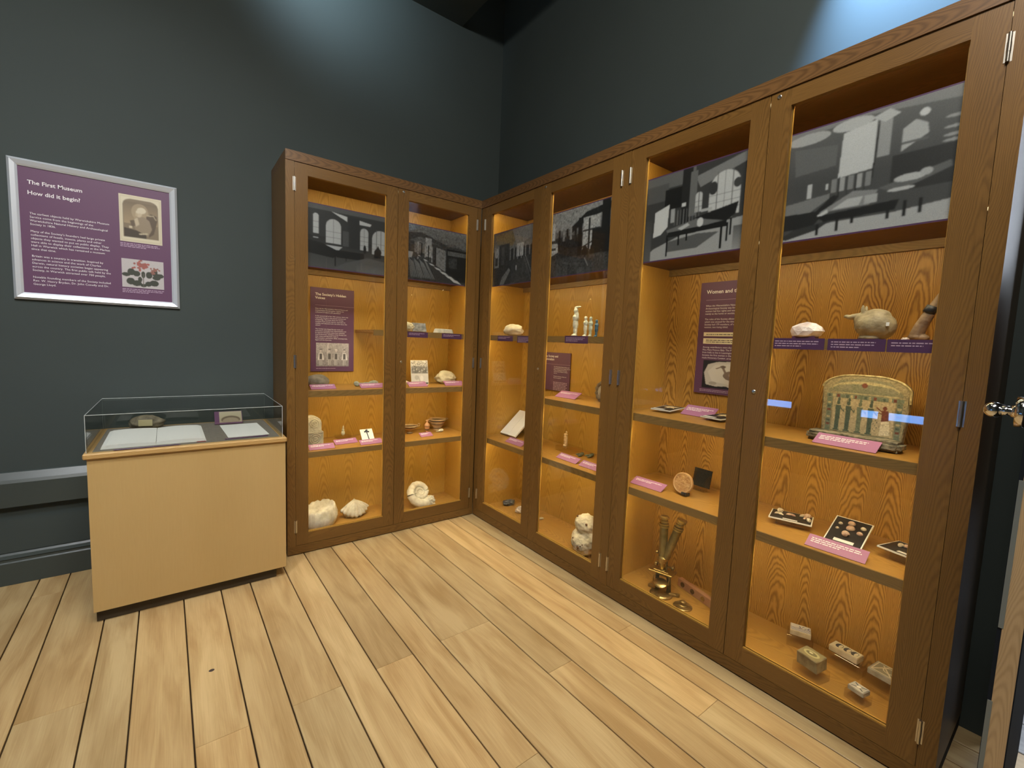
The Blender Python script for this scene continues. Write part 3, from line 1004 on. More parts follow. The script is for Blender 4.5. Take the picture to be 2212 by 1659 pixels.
# ---------------------------------------------------------------- black-and-white museum photographs hung at the top of the cabinets
def bw(label, loc, rot, w, h, q, seed):
    t = thing('photograph_print', label, 'photograph', loc, rot, 'black-and-white photographs along the top of the cabinets')
    q.blur(3)
    q.noise(.04, seed, 1)
    q.a = np.clip(q.a * 1.12 - .022, .010, 1)
    q.a *= np.array((.95, 1.0, 1.03))
    box('board', (-w / 2, .0, 0), (w / 2, .004, h), PURPLE3, t)
    q.mesh('picture', w - .004, h - .010, t, PRINT_S, -w / 2 + .002, .005, -.0006)
    return t
ZP = 1.692
# 1 arched windows, dark table at left
q = Pic(230, 185, .045)
q.grad(0, .5, 1, 1, .035, .075)
q.rect(0, 0, 1, .07, .09)
q.poly([(.28, .07), (.48, .11), (.48, .19)], .42)
q.poly([(.64, .13), (.80, .16), (.78, .2), (.64, .2)], .38)
q.arch(.06, .14, .125, .46, .38, 0, 2); q.rect(.06, .52, .12, .535, .3)
q.arch(.215, .19, .40, .585, .36, 1, 2)
q.arch(.65, .25, .755, .62, .32, 1, 3)
q.arch(.81, .24, 1.05, .66, .32, 3, 2)
q.rect(.49, .1, .64, .62, .04); q.rect(.42, .35, .5, .6, .075)
q.poly([(.20, .62), (.42, .62), (.36, .70), (.30, .70)], .34)
q.poly([(0, .58), (.16, .60), (.42, .72), (.30, .82), (0, .78)], .02)
q.rect(.35, .68, .70, .80, .022)
q.poly([(.84, .60), (.875, .55), (.89, .50), (.91, .55), (.94, .60), (.93, .72), (.84, .72)], .012)
q.ell(.71, .60, .02, .07, .02)
q.poly([(.45, .88), (.75, .74), (1, .78), (1, 1), (.3, 1)], .085)
q.rect(.32, .75, .335, .95, .015); q.rect(.46, .75, .47, .85, .02)
q.grad(.6, .85, 1, 1, .08, .13, .6)
bw('photograph of a dark gallery with arched windows, leftmost of the row', A(-.925, .027, ZP), 0, .462, .362, q, 1)
# 2 receding showcases
q = Pic(230, 185, .05)
q.grad(0, 0, 1, .3, .16, .08)
q.poly([(.05, .2), (.25, .12), (.7, .22), (1, .35), (1, .1), (.1, 0)], .12)
q.poly([(0, .15), (.22, .12), (.62, .28), (.62, .34), (.2, .2), (0, .3)], .05)
q.rect(.27, .2, .37, .55, .22); q.rect(.10, .28, .26, .5, .12)
for k in range(9):
    q.rect(.15 + k * .055, .30 + k * .012, .165 + k * .055, .62 + k * .02, .02 if k % 2 else .20)
q.rect(.62, .34, 1, .95, .022); q.rect(.64, .38, .97, .46, .10); q.rect(.66, .5, .80, .7, .05)
q.poly([(.45, .35), (.60, .38), (.60, .85), (.45, .72)], .16)
q.noise(.18, 3, 4)
q.poly([(.10, .52), (.18, .52), (.95, 1), (.62, 1)], .05)
for k in range(7):
    t = k / 7
    x, y, s_ = .15 + .62 * t, .54 + .42 * t, .02 + .07 * t
    q.poly([(x, y), (x + s_ * 1.7, y + s_ * .4), (x + s_ * 2.6, y + s_ * 1.2), (x + s_ * .9, y + s_ * .8)], .40)
for k in range(14):
    q.line(.02 + .02 * k, .62 + .02 * (k % 4), .06 + .028 * k, .95, .004, .20)
q.poly([(0, .5), (.08, .5), (.06, .6), (0, .62)], .25)
bw('photograph of glass cases running away, in the left cabinet by the corner', A(-.318, .027, ZP), 0, .462, .362, q, 2)
# 3 gallery with column
q = Pic(230, 185, .05)
q.grad(0, 0, 1, .35, .09, .15)
q.poly([(.05, .05), (.48, .0), (.55, .20), (.5, .3), (.1, .22)], (.16, .13, .085))
q.poly([(.48, 0), (1, 0), (1, .2), (.6, .32)], .18)
q.rect(.04, .26, .16, .66, .20); q.rect(.06, .36, .13, .62, .05); q.ell(.10, .38, .05, .09, .30)
q.rect(.16, .24, .42, .66, .045)
q.rect(.22, .28, .30, .62, .07)
q.rect(.60, .28, .76, .52, .36); q.line(.68, .28, .68, .52, .004, .08)
for k in range(12):
    q.rect(.44 + k * .045, .34, .453 + k * .045, .56, .03 if k % 2 else .24)
q.poly([(.62, .58), (1, .5), (1, 1), (.55, 1)], .055)
q.line(.80, .50, 1, .96, .004, .2); q.line(.76, .52, .95, .98, .003, .14)
q.poly([(.2, 1), (.25, .86), (.42, .70), (.46, .75), (.30, 1)], .16)
q.ell(.60, .72, .012, .05, .32); q.noise(.15, 5, 4)
bw('photograph of a gallery aisle, in the right cabinet nearest the corner', B(.345, .027, ZP), RB, .455, .362, q, 3)
# 4 iron structure
q = Pic(230, 185, .05)
q.grad(0, 0, 1, .4, .26, .10)
q.poly([(0, 0), (.8, 0), (.50, .22), (.35, .30), (0, .30)], .24)
q.rect(0, .15, .10, .42, .38)
q.poly([(.35, .30), (.62, .10), (1, .04), (1, .14), (.66, .20), (.40, .36)], .03)
for x, c in ((.16, .03), (.24, .2), (.30, .04), (.36, .22), (.44, .03)):
    q.rect(x, .28, x + .035, .62, c)
q.rect(.50, .16, .56, .75, .018); q.rect(.86, 0, .98, .98, .02)
q.rect(.58, .18, .84, .66, .36); q.rect(.66, .2, .69, .66, .04); q.rect(.58, .36, .84, .39, .05); q.line(.56, .62, .86, .50, .008, .03)
q.rect(.72, .38, .90, .75, .025); q.ell(.62, .72, .05, .12, .015); q.ell(.74, .7, .04, .12, .02)
q.poly([(0, .46), (.15, .48), (.16, .62), (0, .68)], .36); q.rect(.02, .54, .12, .58, .06)
q.poly([(.0, .72), (1, .74), (1, 1), (0, 1)], .06)
q.rect(.20, .46, .50, .72, .04); q.noise(.2, 6, 4)
q.line(.62, .78, .68, .9, .005, .2)
bw('photograph of a gallery with dark posts, in the second door from the corner', B(.948, .027, ZP + .004), RB, .475, .372, q, 4)
# 5 table in vaulted room
q = Pic(250, 200, .055)
q.rect(0, 0, .55, .16, .12); q.rect(.05, .10, .28, .30, .09)
q.poly([(.55, .12), (1, .0), (1, .10), (.6, .25)], .18)
q.rect(.42, .0, .52, .62, .035); q.rect(.50, .05, .57, .55, .13)
q.rect(.25, .18, .42, .42, .028)
q.poly([(.15, .42), (.30, .36), (.29, .62), (.22, .70), (.14, .72)], .50)
q.rect(.0, .3, .03, .45, .35)
q.arch(.69, .14, .955, .62, .44, 3, 3, .12); q.ell(.72, .30, .04, .07, .05); q.ell(.93, .30, .035, .05, .06)
q.arch(.56, .30, .625, .52, .42, 1, 2, .1)
q.rect(.32, .42, .36, .58, .30); q.rect(.43, .38, .47, .42, .5)
for k in range(9):
    q.rect(.36 + k * .03, .45, .366 + k * .03, .62, .16)
q.poly([(0, 1), (.15, .86), (.5, .72), (1, .66), (1, 1)], .30)
q.poly([(.28, .66), (.55, .60), (.93, .56), (.90, .66), (.55, .70), (.31, .72)], .14)
q.poly([(.30, .69), (.86, .68), (.86, .74), (.31, .745)], .015)
q.poly([(.55, .58), (.95, .50), (.93, .62), (.86, .68)], .03)
q.poly([(.30, .8), (.6, .76), (.80, .78), (.6, .92), (.3, .92)], .10)
for x, y0, y1 in ((.29, .72, .97), (.41, .74, .86), (.49, .74, .82), (.81, .73, .97), (.86, .70, .90), (.89, .66, .84)):
    q.rect(x, y0, x + .016, y1, .012)
q.ell(.62, .64, .03, .05, .5); q.poly([(.40, .66), (.50, .62), (.52, .65), (.44, .69)], .4); q.rect(.62, .50, .72, .53, .35)
q.grad(0, .5, .12, 1, .06, .10)
q.grad(.92, .75, 1, 1, .10, .25)
bw('photograph of a display table below an arched window, in the third door', B(1.618, .027, ZP + .013), RB, .49, .386, q, 5)
# 6 big pale print
q = Pic(270, 210, .075)
q.grad(0, 0, 1, .5, .12, .075)
q.poly([(0, .06), (.50, .02), (1, .10), (1, .0), (0, 0)], .20)
q.ell(.15, .08, .14, .05, .34); q.ell(.42, .06, .12, .05, .40)
q.poly([(.06, .15), (.34, .20), (.34, .38), (.08, .40)], .13)
q.poly([(.37, .12), (.56, .08), (.56, .48), (.36, .50)], .47)
q.line(.575, .06, .555, .62, .004, .02); q.rect(.575, .05, .64, .40, .28); q.poly([(.53, .06), (.62, .02), (.68, .08), (.6, .12)], .40)
q.poly([(.70, .22), (.76, .17), (.82, .22), (.83, .30), (.70, .40)], .36); q.ell(.80, .13, .025, .03, .48); q.rect(.70, .33, .83, .35, .12)
for y in (.22, .30, .36, .40):
    q.ell(.95, y, .05, .012, .28)
q.rect(.66, .42, 1, .72, .045)
for k in range(5):
    q.rect(.32 + k * .05, .50, .355 + k * .05, .62, .30 if k % 2 else .20)
    q.rect(.318 + k * .05, .49, .324 + k * .05, .66, .03)
q.rect(.17, .50, .20, .63, .42); q.rect(.29, .53, .305, .58, .45)
q.poly([(0, .66), (.32, .62), (.32, .66), (.20, .76), (0, .76)], .18); q.poly([(0, .75), (.24, .76), (.34, .64), (.38, .66), (.22, .90), (0, .90)], .035)
q.poly([(.26, .78), (.46, .64), (.60, .67), (.56, .78)], .22)
q.poly([(.34, .77), (.43, .70), (.52, .70), (.50, .77)], .40); q.poly([(.53, .70), (.60, .70), (.60, .77), (.53, .77)], .34); q.poly([(.25, .80), (.31, .76), (.32, .79), (.26, .82)], .45)
q.poly([(.60, .66), (.95, .55), (.96, .60), (.70, .72)], .12); q.ell(.76, .62, .08, .03, .40); q.ell(.72, .70, .07, .015, .42); q.ell(.84, .60, .03, .03, .36)
q.poly([(.24, .81), (.72, .78), (.70, .86), (.30, .87)], .03)
q.poly([(0, .98), (.25, .90), (.35, .88), (.7, .88), (1, .84), (1, 1), (0, 1)], .36)
q.poly([(.10, .90), (.34, .86), (.26, .93), (.05, .99), (0, .97)], .05)
for x, y0, y1 in ((.37, .84, .965), (.46, .84, .92), (.655, .84, .93), (.74, .80, .93), (.25, .88, .98), (.82, .80, .92)):
    q.rect(x, y0, x + .018, y1, .03)
q.grad(0, 0, .02, 1, .3, .3, .5); q.grad(.975, 0, 1, 1, .16, .34, .6)
bw('largest-looking photograph, display tables below a white panel, in the rightmost door', B(2.236, .027, ZP + .012), RB, .478, .385, q, 6)

# ---------------------------------------------------------------- captions
def strip_label(label, loc, rot, w, h=.037, seed=1, nr=2):
    t = thing('caption_card', label, 'label', loc, rot, 'violet captions fixed to the narrow shelf edges')
    box('card', (-w / 2, 0, 0), (w / 2, .002, h), PURPLE3, t)
    rows(t, 'print', -w / 2 + .01, h * .68, w * .86, nr, .0085, .0034, INKM, -.0006, seed)
    return t
def lay_label(label, loc, rot, w, h=.05, tilt=35, seed=1, nr=2):
    """card lying tilted back; bottom edge on the shelf"""
    t = thing('caption_card', label, 'label', (loc[0], loc[1], loc[2] + .0015), rot, 'mauve captions lying on the shelves', tilt=-math.radians(90 - tilt))
    box('card', (-w / 2, 0, 0), (w / 2, .0025, h), PURPLE2, t)
    rows(t, 'print', -w / 2 + .012, h * .70, w * .84, nr, .0085, .0036, INK, -.0008, seed)
    box('prop', (-w * .3, .0025, h * .45), (w * .3, .0025 + h * .5 * math.tan(math.radians(20)), h * .5), ACRYL, t)
    return t
Z1, Z2, Z3, ZF = .9728, .6058, 1.3528, .0605
strip_label('violet caption under the tilted grey plate on the left cabinet\'s short shelf', A(-.465, .0255, 1.314), 0, .148, seed=1)
strip_label('violet caption under the pale slab, nearest the corner on the left cabinet', A(-.204, .0255, 1.314), 0, .158, seed=2)
strip_label('violet caption under the pale smiling rock beside the cabinet corner', B(.298, .0255, 1.313), RB, .172, seed=3)
strip_label('violet caption under the small white cone in the first bay of the right cabinet', B(.520, .0255, 1.306), RB, .172, .044, seed=4, nr=4)
strip_label('violet caption under the white mummy-shaped figurines', B(.974, .0255, 1.313), RB, .180, .042, seed=5, nr=3)
strip_label('violet caption under the white crystal lump in the fourth door of the right cabinet', B(2.094, .0255, 1.317), RB, .170, .040, seed=6, nr=3)
strip_label('violet caption under the carved frog-like jar', B(2.268, .0255, 1.317), RB, .158, .040, seed=7, nr=3)
strip_label('violet caption under the carved foot, rightmost on the top narrow shelf', B(2.425, .0255, 1.317), RB, .148, .040, seed=8)

lay_label('mauve caption in front of the carved stone stela on the left cabinet\'s lower shelf', A(-1.062, .07, Z2), 0, .150, .048, 30, 11)
lay_label('mauve caption in front of the small figurine on its clear stand', A(-.890, .15, Z2), .12, .150, .048, 30, 12)
lay_label('mauve caption in front of the white card holding a key', A(-.752, .07, Z2), .08, .150, .048, 30, 13)
lay_label('mauve caption in front of the little painted flask', A(-.330, .12, Z2), .10, .100, .045, 30, 14)
lay_label('mauve caption in front of the folded grey stone, upper left shelf', A(-1.045, .105, Z1), .05, .150, .05, 30, 15)
lay_label('mauve caption in front of the grey-green bone', A(-.735, .105, Z1), .02, .165, .05, 30, 16)
lay_label('mauve caption in front of the standing photograph of a crowd', A(-.415, .10, Z1), 0, .140, .058, 30, 17)
lay_label('mauve caption in front of the cream rock, upper shelf by the corner', A(-.125, .10, Z1), -.1, .150, .058, 30, 18)
lay_label('mauve caption at the front right of the white open book', B(.365, .075, Z2), RB - .04, .190, .055, 30, 19)
lay_label('mauve caption below the leaning purple panel headed The Society and Colonialism', B(.765, .16, Z1), RB + .05, .170, .075, 28, 20)
lay_label('mauve caption in front of the clear block with the figurine', B(.868, .095, Z2), RB - .06, .180, .05, 30, 21)
lay_label('mauve caption to the right of the figurine block, in front of the corroded bronzes', B(1.065, .088, Z2), RB - .03, .170, .05, 30, 22)
lay_label('mauve caption between the two starfish trays', B(1.600, .235, .9808), RB - .05, .165, .075, 35, 23, 3)
lay_label('mauve caption at the left of the round carved disc', B(1.445, .090, Z2), RB + .03, .180, .062, 25, 24, 2)
lay_label('large mauve caption leaning on the foot of the painted stela', B(2.248, .075, .9808), RB - .05, .190, .062, 30, 25, 3)
lay_label('mauve caption in front of the shell tray in the middle', B(2.262, .052, Z2), RB + .02, .180, .058, 30, 26, 3)

# ---------------------------------------------------------------- stones and fossils
STONE_W = mottled('cream_fossil_stone', (.52, .47, .34), (.74, .70, .56), 22, .85, .5, (.80, .77, .66))
STONE_G = mottled('grey_stone', (.16, .14, .11), (.30, .27, .21), 25, .8, .4)
STONE_C = mottled('chalky_stone', (.50, .44, .28), (.68, .62, .42), 18, .85, .4)
GREEN = mottled('grey_green_bone', (.17, .19, .14), (.34, .35, .27), 30, .75, .4)

# hollow barnacle-like fossil
t = thing('hollow_fossil', 'cream hollow drum-shaped fossil with a scalloped rim, bottom left of the left cabinet', 'fossil', A(-1.052, .200, ZF), .2)
bm = bmesh.new()
n, rings = 64, []
pr_ = [(.070, 0), (.098, .018), (.112, .055), (.110, .09), (.102, .118), (.094, .136), (.084, .130), (.070, .108), (.03, .098), (.004, .096)]
for i, (r, z) in enumerate(pr_):
    ring = []
    for k in range(n):
        a = 2 * math.pi * k / n
        rb = 1 + (.022 * math.sin(a * 17) + .03 * math.sin(a * 3 + 1) if i < 6 else .02 * math.sin(a * 7))
        zz = z + (.009 * abs(math.sin(a * 8.5)) if 3 < i < 7 else 0) + .012 * math.sin(a + 1) * (z / .13)
        v = Vector((r * rb * math.cos(a) * 1.05, r * rb * math.sin(a) * .85, zz))
        v += v.normalized() * .006 * mnoise.fractal(v * 35, .8, 2, 3)
        ring.append(bm.verts.new((v.x, v.y, max(0, v.z))))
    rings.append(ring)
for a, b in zip(rings, rings[1:]):
    for k in range(n):
        bm.faces.new((a[k], a[(k + 1) % n], b[(k + 1) % n], b[k]))
bm.faces.new(list(reversed(rings[0]))); bm.faces.new(rings[-1])
done(bm, 'shell_wall', STONE_W, t, True)

# scallop
t = thing('scallop_fossil', 'cream ribbed scallop shell fossil on the bottom of the left cabinet', 'fossil', A(-.800, .215, ZF), .05)
bm = bmesh.new()
na, nr_ = 90, 14
def fan(front):
    g = []
    for j in range(nr_ + 1):
        rr_ = j / nr_
        row = []
        for i in range(na + 1):
            a = math.radians(-62 + 124 * i / na)
            rib = math.cos(a * 18 * 1.45)
            R = .125 * (1 - .10 * abs(a) / 1.08) * (1 + .03 * rib * rr_)
            x = R * rr_ * math.sin(a) * 1.0
            zloc = .128 - R * rr_ * math.cos(a)
            bulge = math.sin(math.pi * min(1, rr_ * .62 + .30)) * .045 * (1 - (a / 1.3) ** 2 * .6)
            y = -(bulge + .004 * rib * rr_) if front else .006 + bulge * .25
            row.append((x, y, zloc))
        g.append(row)
    return g
gf, gb_ = fan(True), fan(False)
VF = [[bm.verts.new(p) for p in row] for row in gf]
VB = [[bm.verts.new(p) for p in row] for row in gb_]
for V, flip in ((VF, False), (VB, True)):
    for j in range(nr_):
        for i in range(na):
            f = (V[j][i], V[j][i + 1], V[j + 1][i + 1], V[j + 1][i])
            bm.faces.new(tuple(reversed(f)) if flip else f)
for i in range(na):
    bm.faces.new((VF[-1][i], VF[-1][i + 1], VB[-1][i + 1], VB[-1][i]))
for j in range(nr_):
    bm.faces.new((VF[j][0], VF[j + 1][0], VB[j + 1][0], VB[j][0]))
    bm.faces.new((VF[j][na], VB[j][na], VB[j + 1][na], VF[j + 1][na]))
bmesh.ops.remove_doubles(bm, verts=bm.verts, dist=.0003)
bm.transform(Matrix.Translation((0, 0, .006)) @ Matrix.Rotation(math.radians(-42), 4, 'X'))
zm = min(v.co.z for v in bm.verts)
for v in bm.verts:
    v.co.z -= zm
bmesh.ops.recalc_face_normals(bm, faces=bm.faces)
done(bm, 'shell', STONE_W, t, True)
rock('matrix_rock', (.150, .07, .055), STONE_W, t, .2, 2, 5).location = (0, .05, 0)

# ammonite
t = thing('ammonite', 'large cream coiled ammonite fossil on the bottom of the left cabinet by the corner', 'fossil', A(-.338, .205, ZF), .12)
bm = bmesh.new()
pts, rad = [], []
N = 220
for i in range(N):
    th = i / N * 2 * math.pi * 3.1
    R = .0095 * math.exp(.118 * th)
    rib = 1 + .035 * math.sin(th * 15)
    pts.append((R * math.cos(th + 4.9) * 1.08, 0, R * math.sin(th + 4.9)))
    rad.append(max(.002, R * .40 * rib))
tube(bm, pts, rad, 18)
for v in bm.verts:
    v.co.y *= .95
    v.co += v.co.normalized() * .004 * mnoise.fractal(v.co * 28, .8, 2, 3)
bmesh.ops.create_uvsphere(bm, u_segments=24, v_segments=12, radius=1, matrix=Matrix.Translation((0, .002, 0)) @ Matrix.Diagonal((.060, .006, .056, 1)))
bm.transform(Matrix.Rotation(math.radians(-32), 4, 'X'))
zm = min(v.co.z for v in bm.verts)
for v in bm.verts:
    v.co.z -= zm
bmesh.ops.recalc_face_normals(bm, faces=bm.faces)
done(bm, 'coil', STONE_W, t, True)
rock('matrix_rock', (.085, .07, .085), STONE_W, t, .4, 3, 8).location = (.058, -.045, 0)

tag(rock('stone', (.145, .10, .088), STONE_G, None, .10, 1.2, 11), 'smooth folded grey-brown stone, far left on the upper shelf of the left cabinet', 'stone').location = A(-1.05, .245, Z1)
blob_b = blob('fossil_bone', [((-.062, 0, .018), (.018, .016, .018)), ((-.03, 0, .014), (.03, .010, .010)), ((.01, 0, .014), (.04, .012, .012)), ((.055, 0, .020), (.034, .018, .019)), ((-.055, -.012, .010), (.012, .01, .01))], GREEN, None, .003, .0025, 60)
tag(blob_b, 'grey-green knobbly bone-shaped fossil on the upper shelf of the left cabinet', 'fossil').location = A(-.747, .225, Z1)
tag(rock('stone', (.175, .12, .108), STONE_C, None, .22, 1.3, 14, facet=.25), 'angular cream rock with a hollow, upper shelf of the left cabinet by the corner', 'stone').location = A(-.118, .265, Z1)
tag(rock('stone', (.13, .09, .040), STONE_C, None, .25, 1.6, 16), 'flat pale stone half hidden at the left of the standing crowd photograph', 'stone').location = A(-.505, .235, Z1)
t = thing('photo_card', 'black-and-white photograph of a crowd standing on the upper shelf of the left cabinet', 'photograph', A(-.345, .225, Z1), -.06, tilt=-.18)
box('card', (-.066, 0, 0), (.066, .003, .180), WHITE, t)
q = Pic(66, 90, .5)
q.grad(0, 0, 1, .25, .62, .40)
q.grad(0, .25, 1, .55, .22, .20)
q.noise(.25, 3, 4)
for k in range(12):
    q.ell(.08 + k * .08, .36 + .05 * (k % 3), .03, .03, .55 if k % 2 else .12)
q.rect(0, .55, 1, .92, .60); q.ell(.3, .72, .12, .1, .45); q.ell(.62, .75, .10, .12, .72); q.line(.4, .66, .5, .9, .02, .4)
q.rect(0, .93, 1, 1, .06)
q.blur(1)
q.mesh('picture', .126, .172, t, PRINT, -.063, .004)
# narrow shelf of the left cabinet
tag(rock('stone', (.085, .07, .068), STONE_C, None, .2, 1.6, 19, facet=.3), 'ribbed tan stone at the left end of the short shelf, beside the grey plate', 'stone').location = A(-.512, .085, Z3)
t = thing('stone_plate', 'grey mottled rectangular plate leaning on the short shelf of the left cabinet', 'slab', A(-.435, .062, Z3 + .003), 0, tilt=-.35)
box('plate', (-.052, 0, 0), (.052, .008, .062), mottled('slate_plate', (.13, .13, .12), (.30, .30, .28), 50, .6, .2), t, bev=.001)
bm = bmesh.new()
cyl(bm, (0, 0, .0), (0, 0, .030), .078, .066, 8)
bm.transform(Matrix.Diagonal((1.08, .5, 1, 1)))
t = tag(done(bm, 'stone_slab', mottled('pale_slab', (.40, .38, .30), (.58, .56, .46), 30, .8, .3), None, bev=.003), 'flat faceted pale stone slab on the short shelf beside the cabinet corner', 'slab')
t.location = A(-.232, .100, Z3)

# ---------------------------------------------------------------- lower shelf of the left cabinet
t = thing('carved_stela', 'round-topped carved grey stone with a circle motif, left on the lower shelf', 'carving', A(-1.105, .175, Z2), .05)
bm = bmesh.new()
prof_ = [(-.062, 0), (.068, 0), (.068, .095), (.056, .100), (.056, .150)] + [(.056 * math.cos(a), .150 + .046 * math.sin(a)) for a in [math.pi * k / 12 for k in range(1, 12)]] + [(-.056, .150), (-.056, .1), (-.062, .095)]
fr_ = [bm.verts.new((x, -.028, z)) for x, z in prof_]
ba_ = [bm.verts.new((x, .028, z)) for x, z in prof_]
bm.faces.new(fr_); bm.faces.new(list(reversed(ba_)))
for k in range(len(prof_)):
    bm.faces.new((fr_[k], ba_[k], ba_[(k + 1) % len(prof_)], fr_[(k + 1) % len(prof_)]))
bmesh.ops.recalc_face_normals(bm, faces=bm.faces)
done(bm, 'slab', STONE_G if 0 else mottled('weathered_limestone', (.30, .27, .19), (.48, .44, .33), 20, .85, .4), t, bev=.003)
bm = bmesh.new()
for (cx, cz, r) in ((.012, .150, .026), (.012, .150, .014), (.018, .050, .034), (.018, .050, .022), (.018, .050, .010)):
    pts = [(cx + r * math.cos(2 * math.pi * k / 24), -.029, cz + r * math.sin(2 * math.pi * k / 24)) for k in range(25)]
    tube(bm, pts, .0022, 6)
wbox(bm, (-.05, -.031, .088), (.066, -.027, .094))
done(bm, 'relief_carving', mottled('relief_limestone', (.34, .30, .22), (.5, .46, .34), 20, .85, .3), t)

PALE = mottled('pale_faience', (.55, .54, .42), (.72, .70, .56), 40, .5, .2)
t = thing('figurine', 'tiny pale seated figurine on a clear stand on the lower left shelf', 'figurine', A(-.862, .335, Z2 + .019), .1)
blob('body', [((0, 0, .016), (.013, .011, .017)), ((0, 0, .036), (.009, .008, .016)), ((0, -.002, .054), (.006, .006, .009)), ((.002, 0, .062), (.003, .003, .009))], PALE, t, .0014, .0006, 120)
tag(box('acrylic_stand', (-.047, -.035, 0), (.047, .035, .0185), ACRYLB, None, bev=.001), 'clear block under the tiny pale figurine, lower left shelf', 'stand').location = A(-.862, .335, Z2)
t = thing('key_card', 'white card holding a dark old key, propped on the lower left shelf', 'card', A(-.742, .165, Z2 + .0015), .08, tilt=-.62)
box('card', (-.043, 0, 0), (.043, .002, .088), PAPER, t)
bm = bmesh.new()
tube(bm, [(.004, -.003, .012), (.001, -.003, .045), (0, -.003, .070)], [.0035, .003, .004], 8)
tube(bm, [(-.016, -.003, .066), (0, -.003, .072), (.016, -.003, .064)], .005, 8)
tube(bm, [(-.006, -.003, .080), (0, -.003, .074), (.006, -.003, .081)], .004, 8)
done(bm, 'iron_key', plain('dark_iron', (.05, .06, .08), .5, .3), t)

POT = mottled('buff_pottery', (.42, .28, .15), (.58, .42, .25), 25, .7, .2)
PAINTED = plain('black_slip', (.045, .025, .015), .35)
def vessel(name, label, loc, prof_o, sx, sy, handles, bands, mat=POT, rot=0):
    t = thing(name, label, 'pottery', loc, rot)
    bm = bmesh.new()
    lathe(bm, prof_o, 32, sx=sx, sy=sy)
    done(bm, 'bowl' if 'flask' not in name else 'flask_body', mat, t, True)
    for hpts, r in handles:
        bm = bmesh.new()
        tube(bm, hpts, r, 8)
        done(bm, 'handle', mat, t, True)
    for z0, z1, r0, r1 in bands:
        bm = bmesh.new()
        lathe(bm, [(r0 * .98, z0), (r0 + .0006, z0), (r1 + .0006, z1), (r1 * .98, z1)], 32, sx=sx, sy=sy)
        done(bm, 'painted_band', PAINTED, t, True)
    return t
kp = [(.022, 0), (.024, .004), (.010, .012), (.012, .018), (.045, .034), (.060, .052), (.062, .058), (.058, .058), (.052, .048), (.03, .030), (.002, .024)]
vessel('drinking_bowl', 'shallow buff two-handled pottery bowl with dark bands behind the stile, lower shelf', A(-.392, .29, Z2), kp, 1, 1,
       [([(s * .055, 0, .040), (s * .078, 0, .046), (s * .085, 0, .060), (s * .074, 0, .066), (s * .060, 0, .056)], .0035) for s in (-1, 1)], [(.044, .050, .0545, .0592), (0, .004, .0225, .0245)])
vessel('painted_flask', 'small orange painted flask with a narrow neck, lower shelf of the left cabinet', A(-.285, .22, Z2),
       [(.011, 0), (.012, .003), (.007, .009), (.012, .022), (.019, .045), (.020, .062), (.015, .074), (.0075, .080), (.007, .092), (.012, .101), (.010, .101), (.004, .093)], 1, 1, [], [(.0, .008, .0125, .0085), (.026, .034, .0135, .0165), (.056, .059, .0202, .0202)],
       mottled('orange_clay', (.50, .24, .11), (.64, .36, .19), 30, .6, .1))
vessel('mixing_bowl', 'buff painted deep bowl with handles, lower left shelf nearest the corner', A(-.150, .315, Z2),
       [(.030, 0), (.030, .005), (.024, .010), (.045, .038), (.058, .066), (.064, .082), (.066, .088), (.061, .088), (.055, .074), (.035, .030), (.002, .020)], 1, 1,
       [([(s * .052, 0, .062), (s * .074, 0, .072), (s * .096, 0, .084), (s * .080, 0, .086), (s * .062, 0, .084)], .0035) for s in (-1, 1)], [(.070, .078, .0600, .0630), (.012, .018, .0260, .0305), (.046, .050, .0500, .0515)])
t = thing('oil_lamp', 'tiny cream spouted lamp lying in front of the painted deep bowl', 'pottery', A(-.175, .225, Z2), .3)
blob('body', [((.014, 0, .012), (.022, .016, .012)), ((-.016, 0, .009), (.020, .006, .005), (0, .1, 0)), ((-.034, 0, .010), (.005, .005, .004))], STONE_W, t, .0016, .0005, 90)

# ---------------------------------------------------------------- right cabinet, first bay
t = tag(rock('stone', (.175, .10, .088), mottled('chalk_rock', (.62, .54, .34), (.76, .68, .48), 20, .85, .4), None, .16, 1.2, 23), 'rounded pale rock with a smiling groove on the narrow shelf beside the corner', 'stone')
t.location = B(.285, .11, Z3)
t.rotation_euler = (0, 0, RB)
t = thing('cone_object', 'small white cone on a tan base, half hidden by the stile in the first bay', 'ornament', B(.500, .10, Z3), RB)
bm = bmesh.new()
lathe(bm, [(.014, .018), (.013, .022), (.004, .060), (.001, .064)], 20)
done(bm, 'cone', PALE, t, True)
box('base', (-.022, -.018, 0), (.030, .018, .018), POT, t, bev=.002)
t = thing('open_book', 'white open pages resting on a sloping stand, first door of the right cabinet', 'book', B(.137, .205, Z2 + .006), RB, tilt=-math.radians(49))
box('pages', (-.093, -.012, 0), (-.001, 0, .245), PAPER, t, bev=.001)
box('pages', (.001, -.012, 0), (.093, 0, .245), PAPER, t, bev=.001)
box('cover', (-.096, 0, -.003), (.096, .004, .249), plain('brown_leather', (.10, .05, .02), .6), t)
tag(rock('fossil_fragment', (.090, .06, .042), mottled('dark_blue_grey_fossil', (.04, .045, .05), (.22, .24, .24), 30, .5, .5), None, .4, 2.4, 31), 'dark blue-grey lumpy fossil on the bottom of the right cabinet\'s first door', 'fossil').location = B(.115, .255, ZF)
tag(rock('fossil_fragment', (.075, .06, .045), mottled('pinkish_white', (.45, .36, .30), (.70, .62, .55), 30, .7, .5), None, .45, 2.6, 33), 'pinkish white crumbly fossil near the dark one, first door', 'fossil').location = B(.285, .235, ZF)
tag(rock('fossil_fragment', (.035, .03, .012), STONE_W, None, .4, 2.6, 35), 'tiny cream chip lying left of the tall holed rock', 'fossil').location = B(.462, .285, ZF)
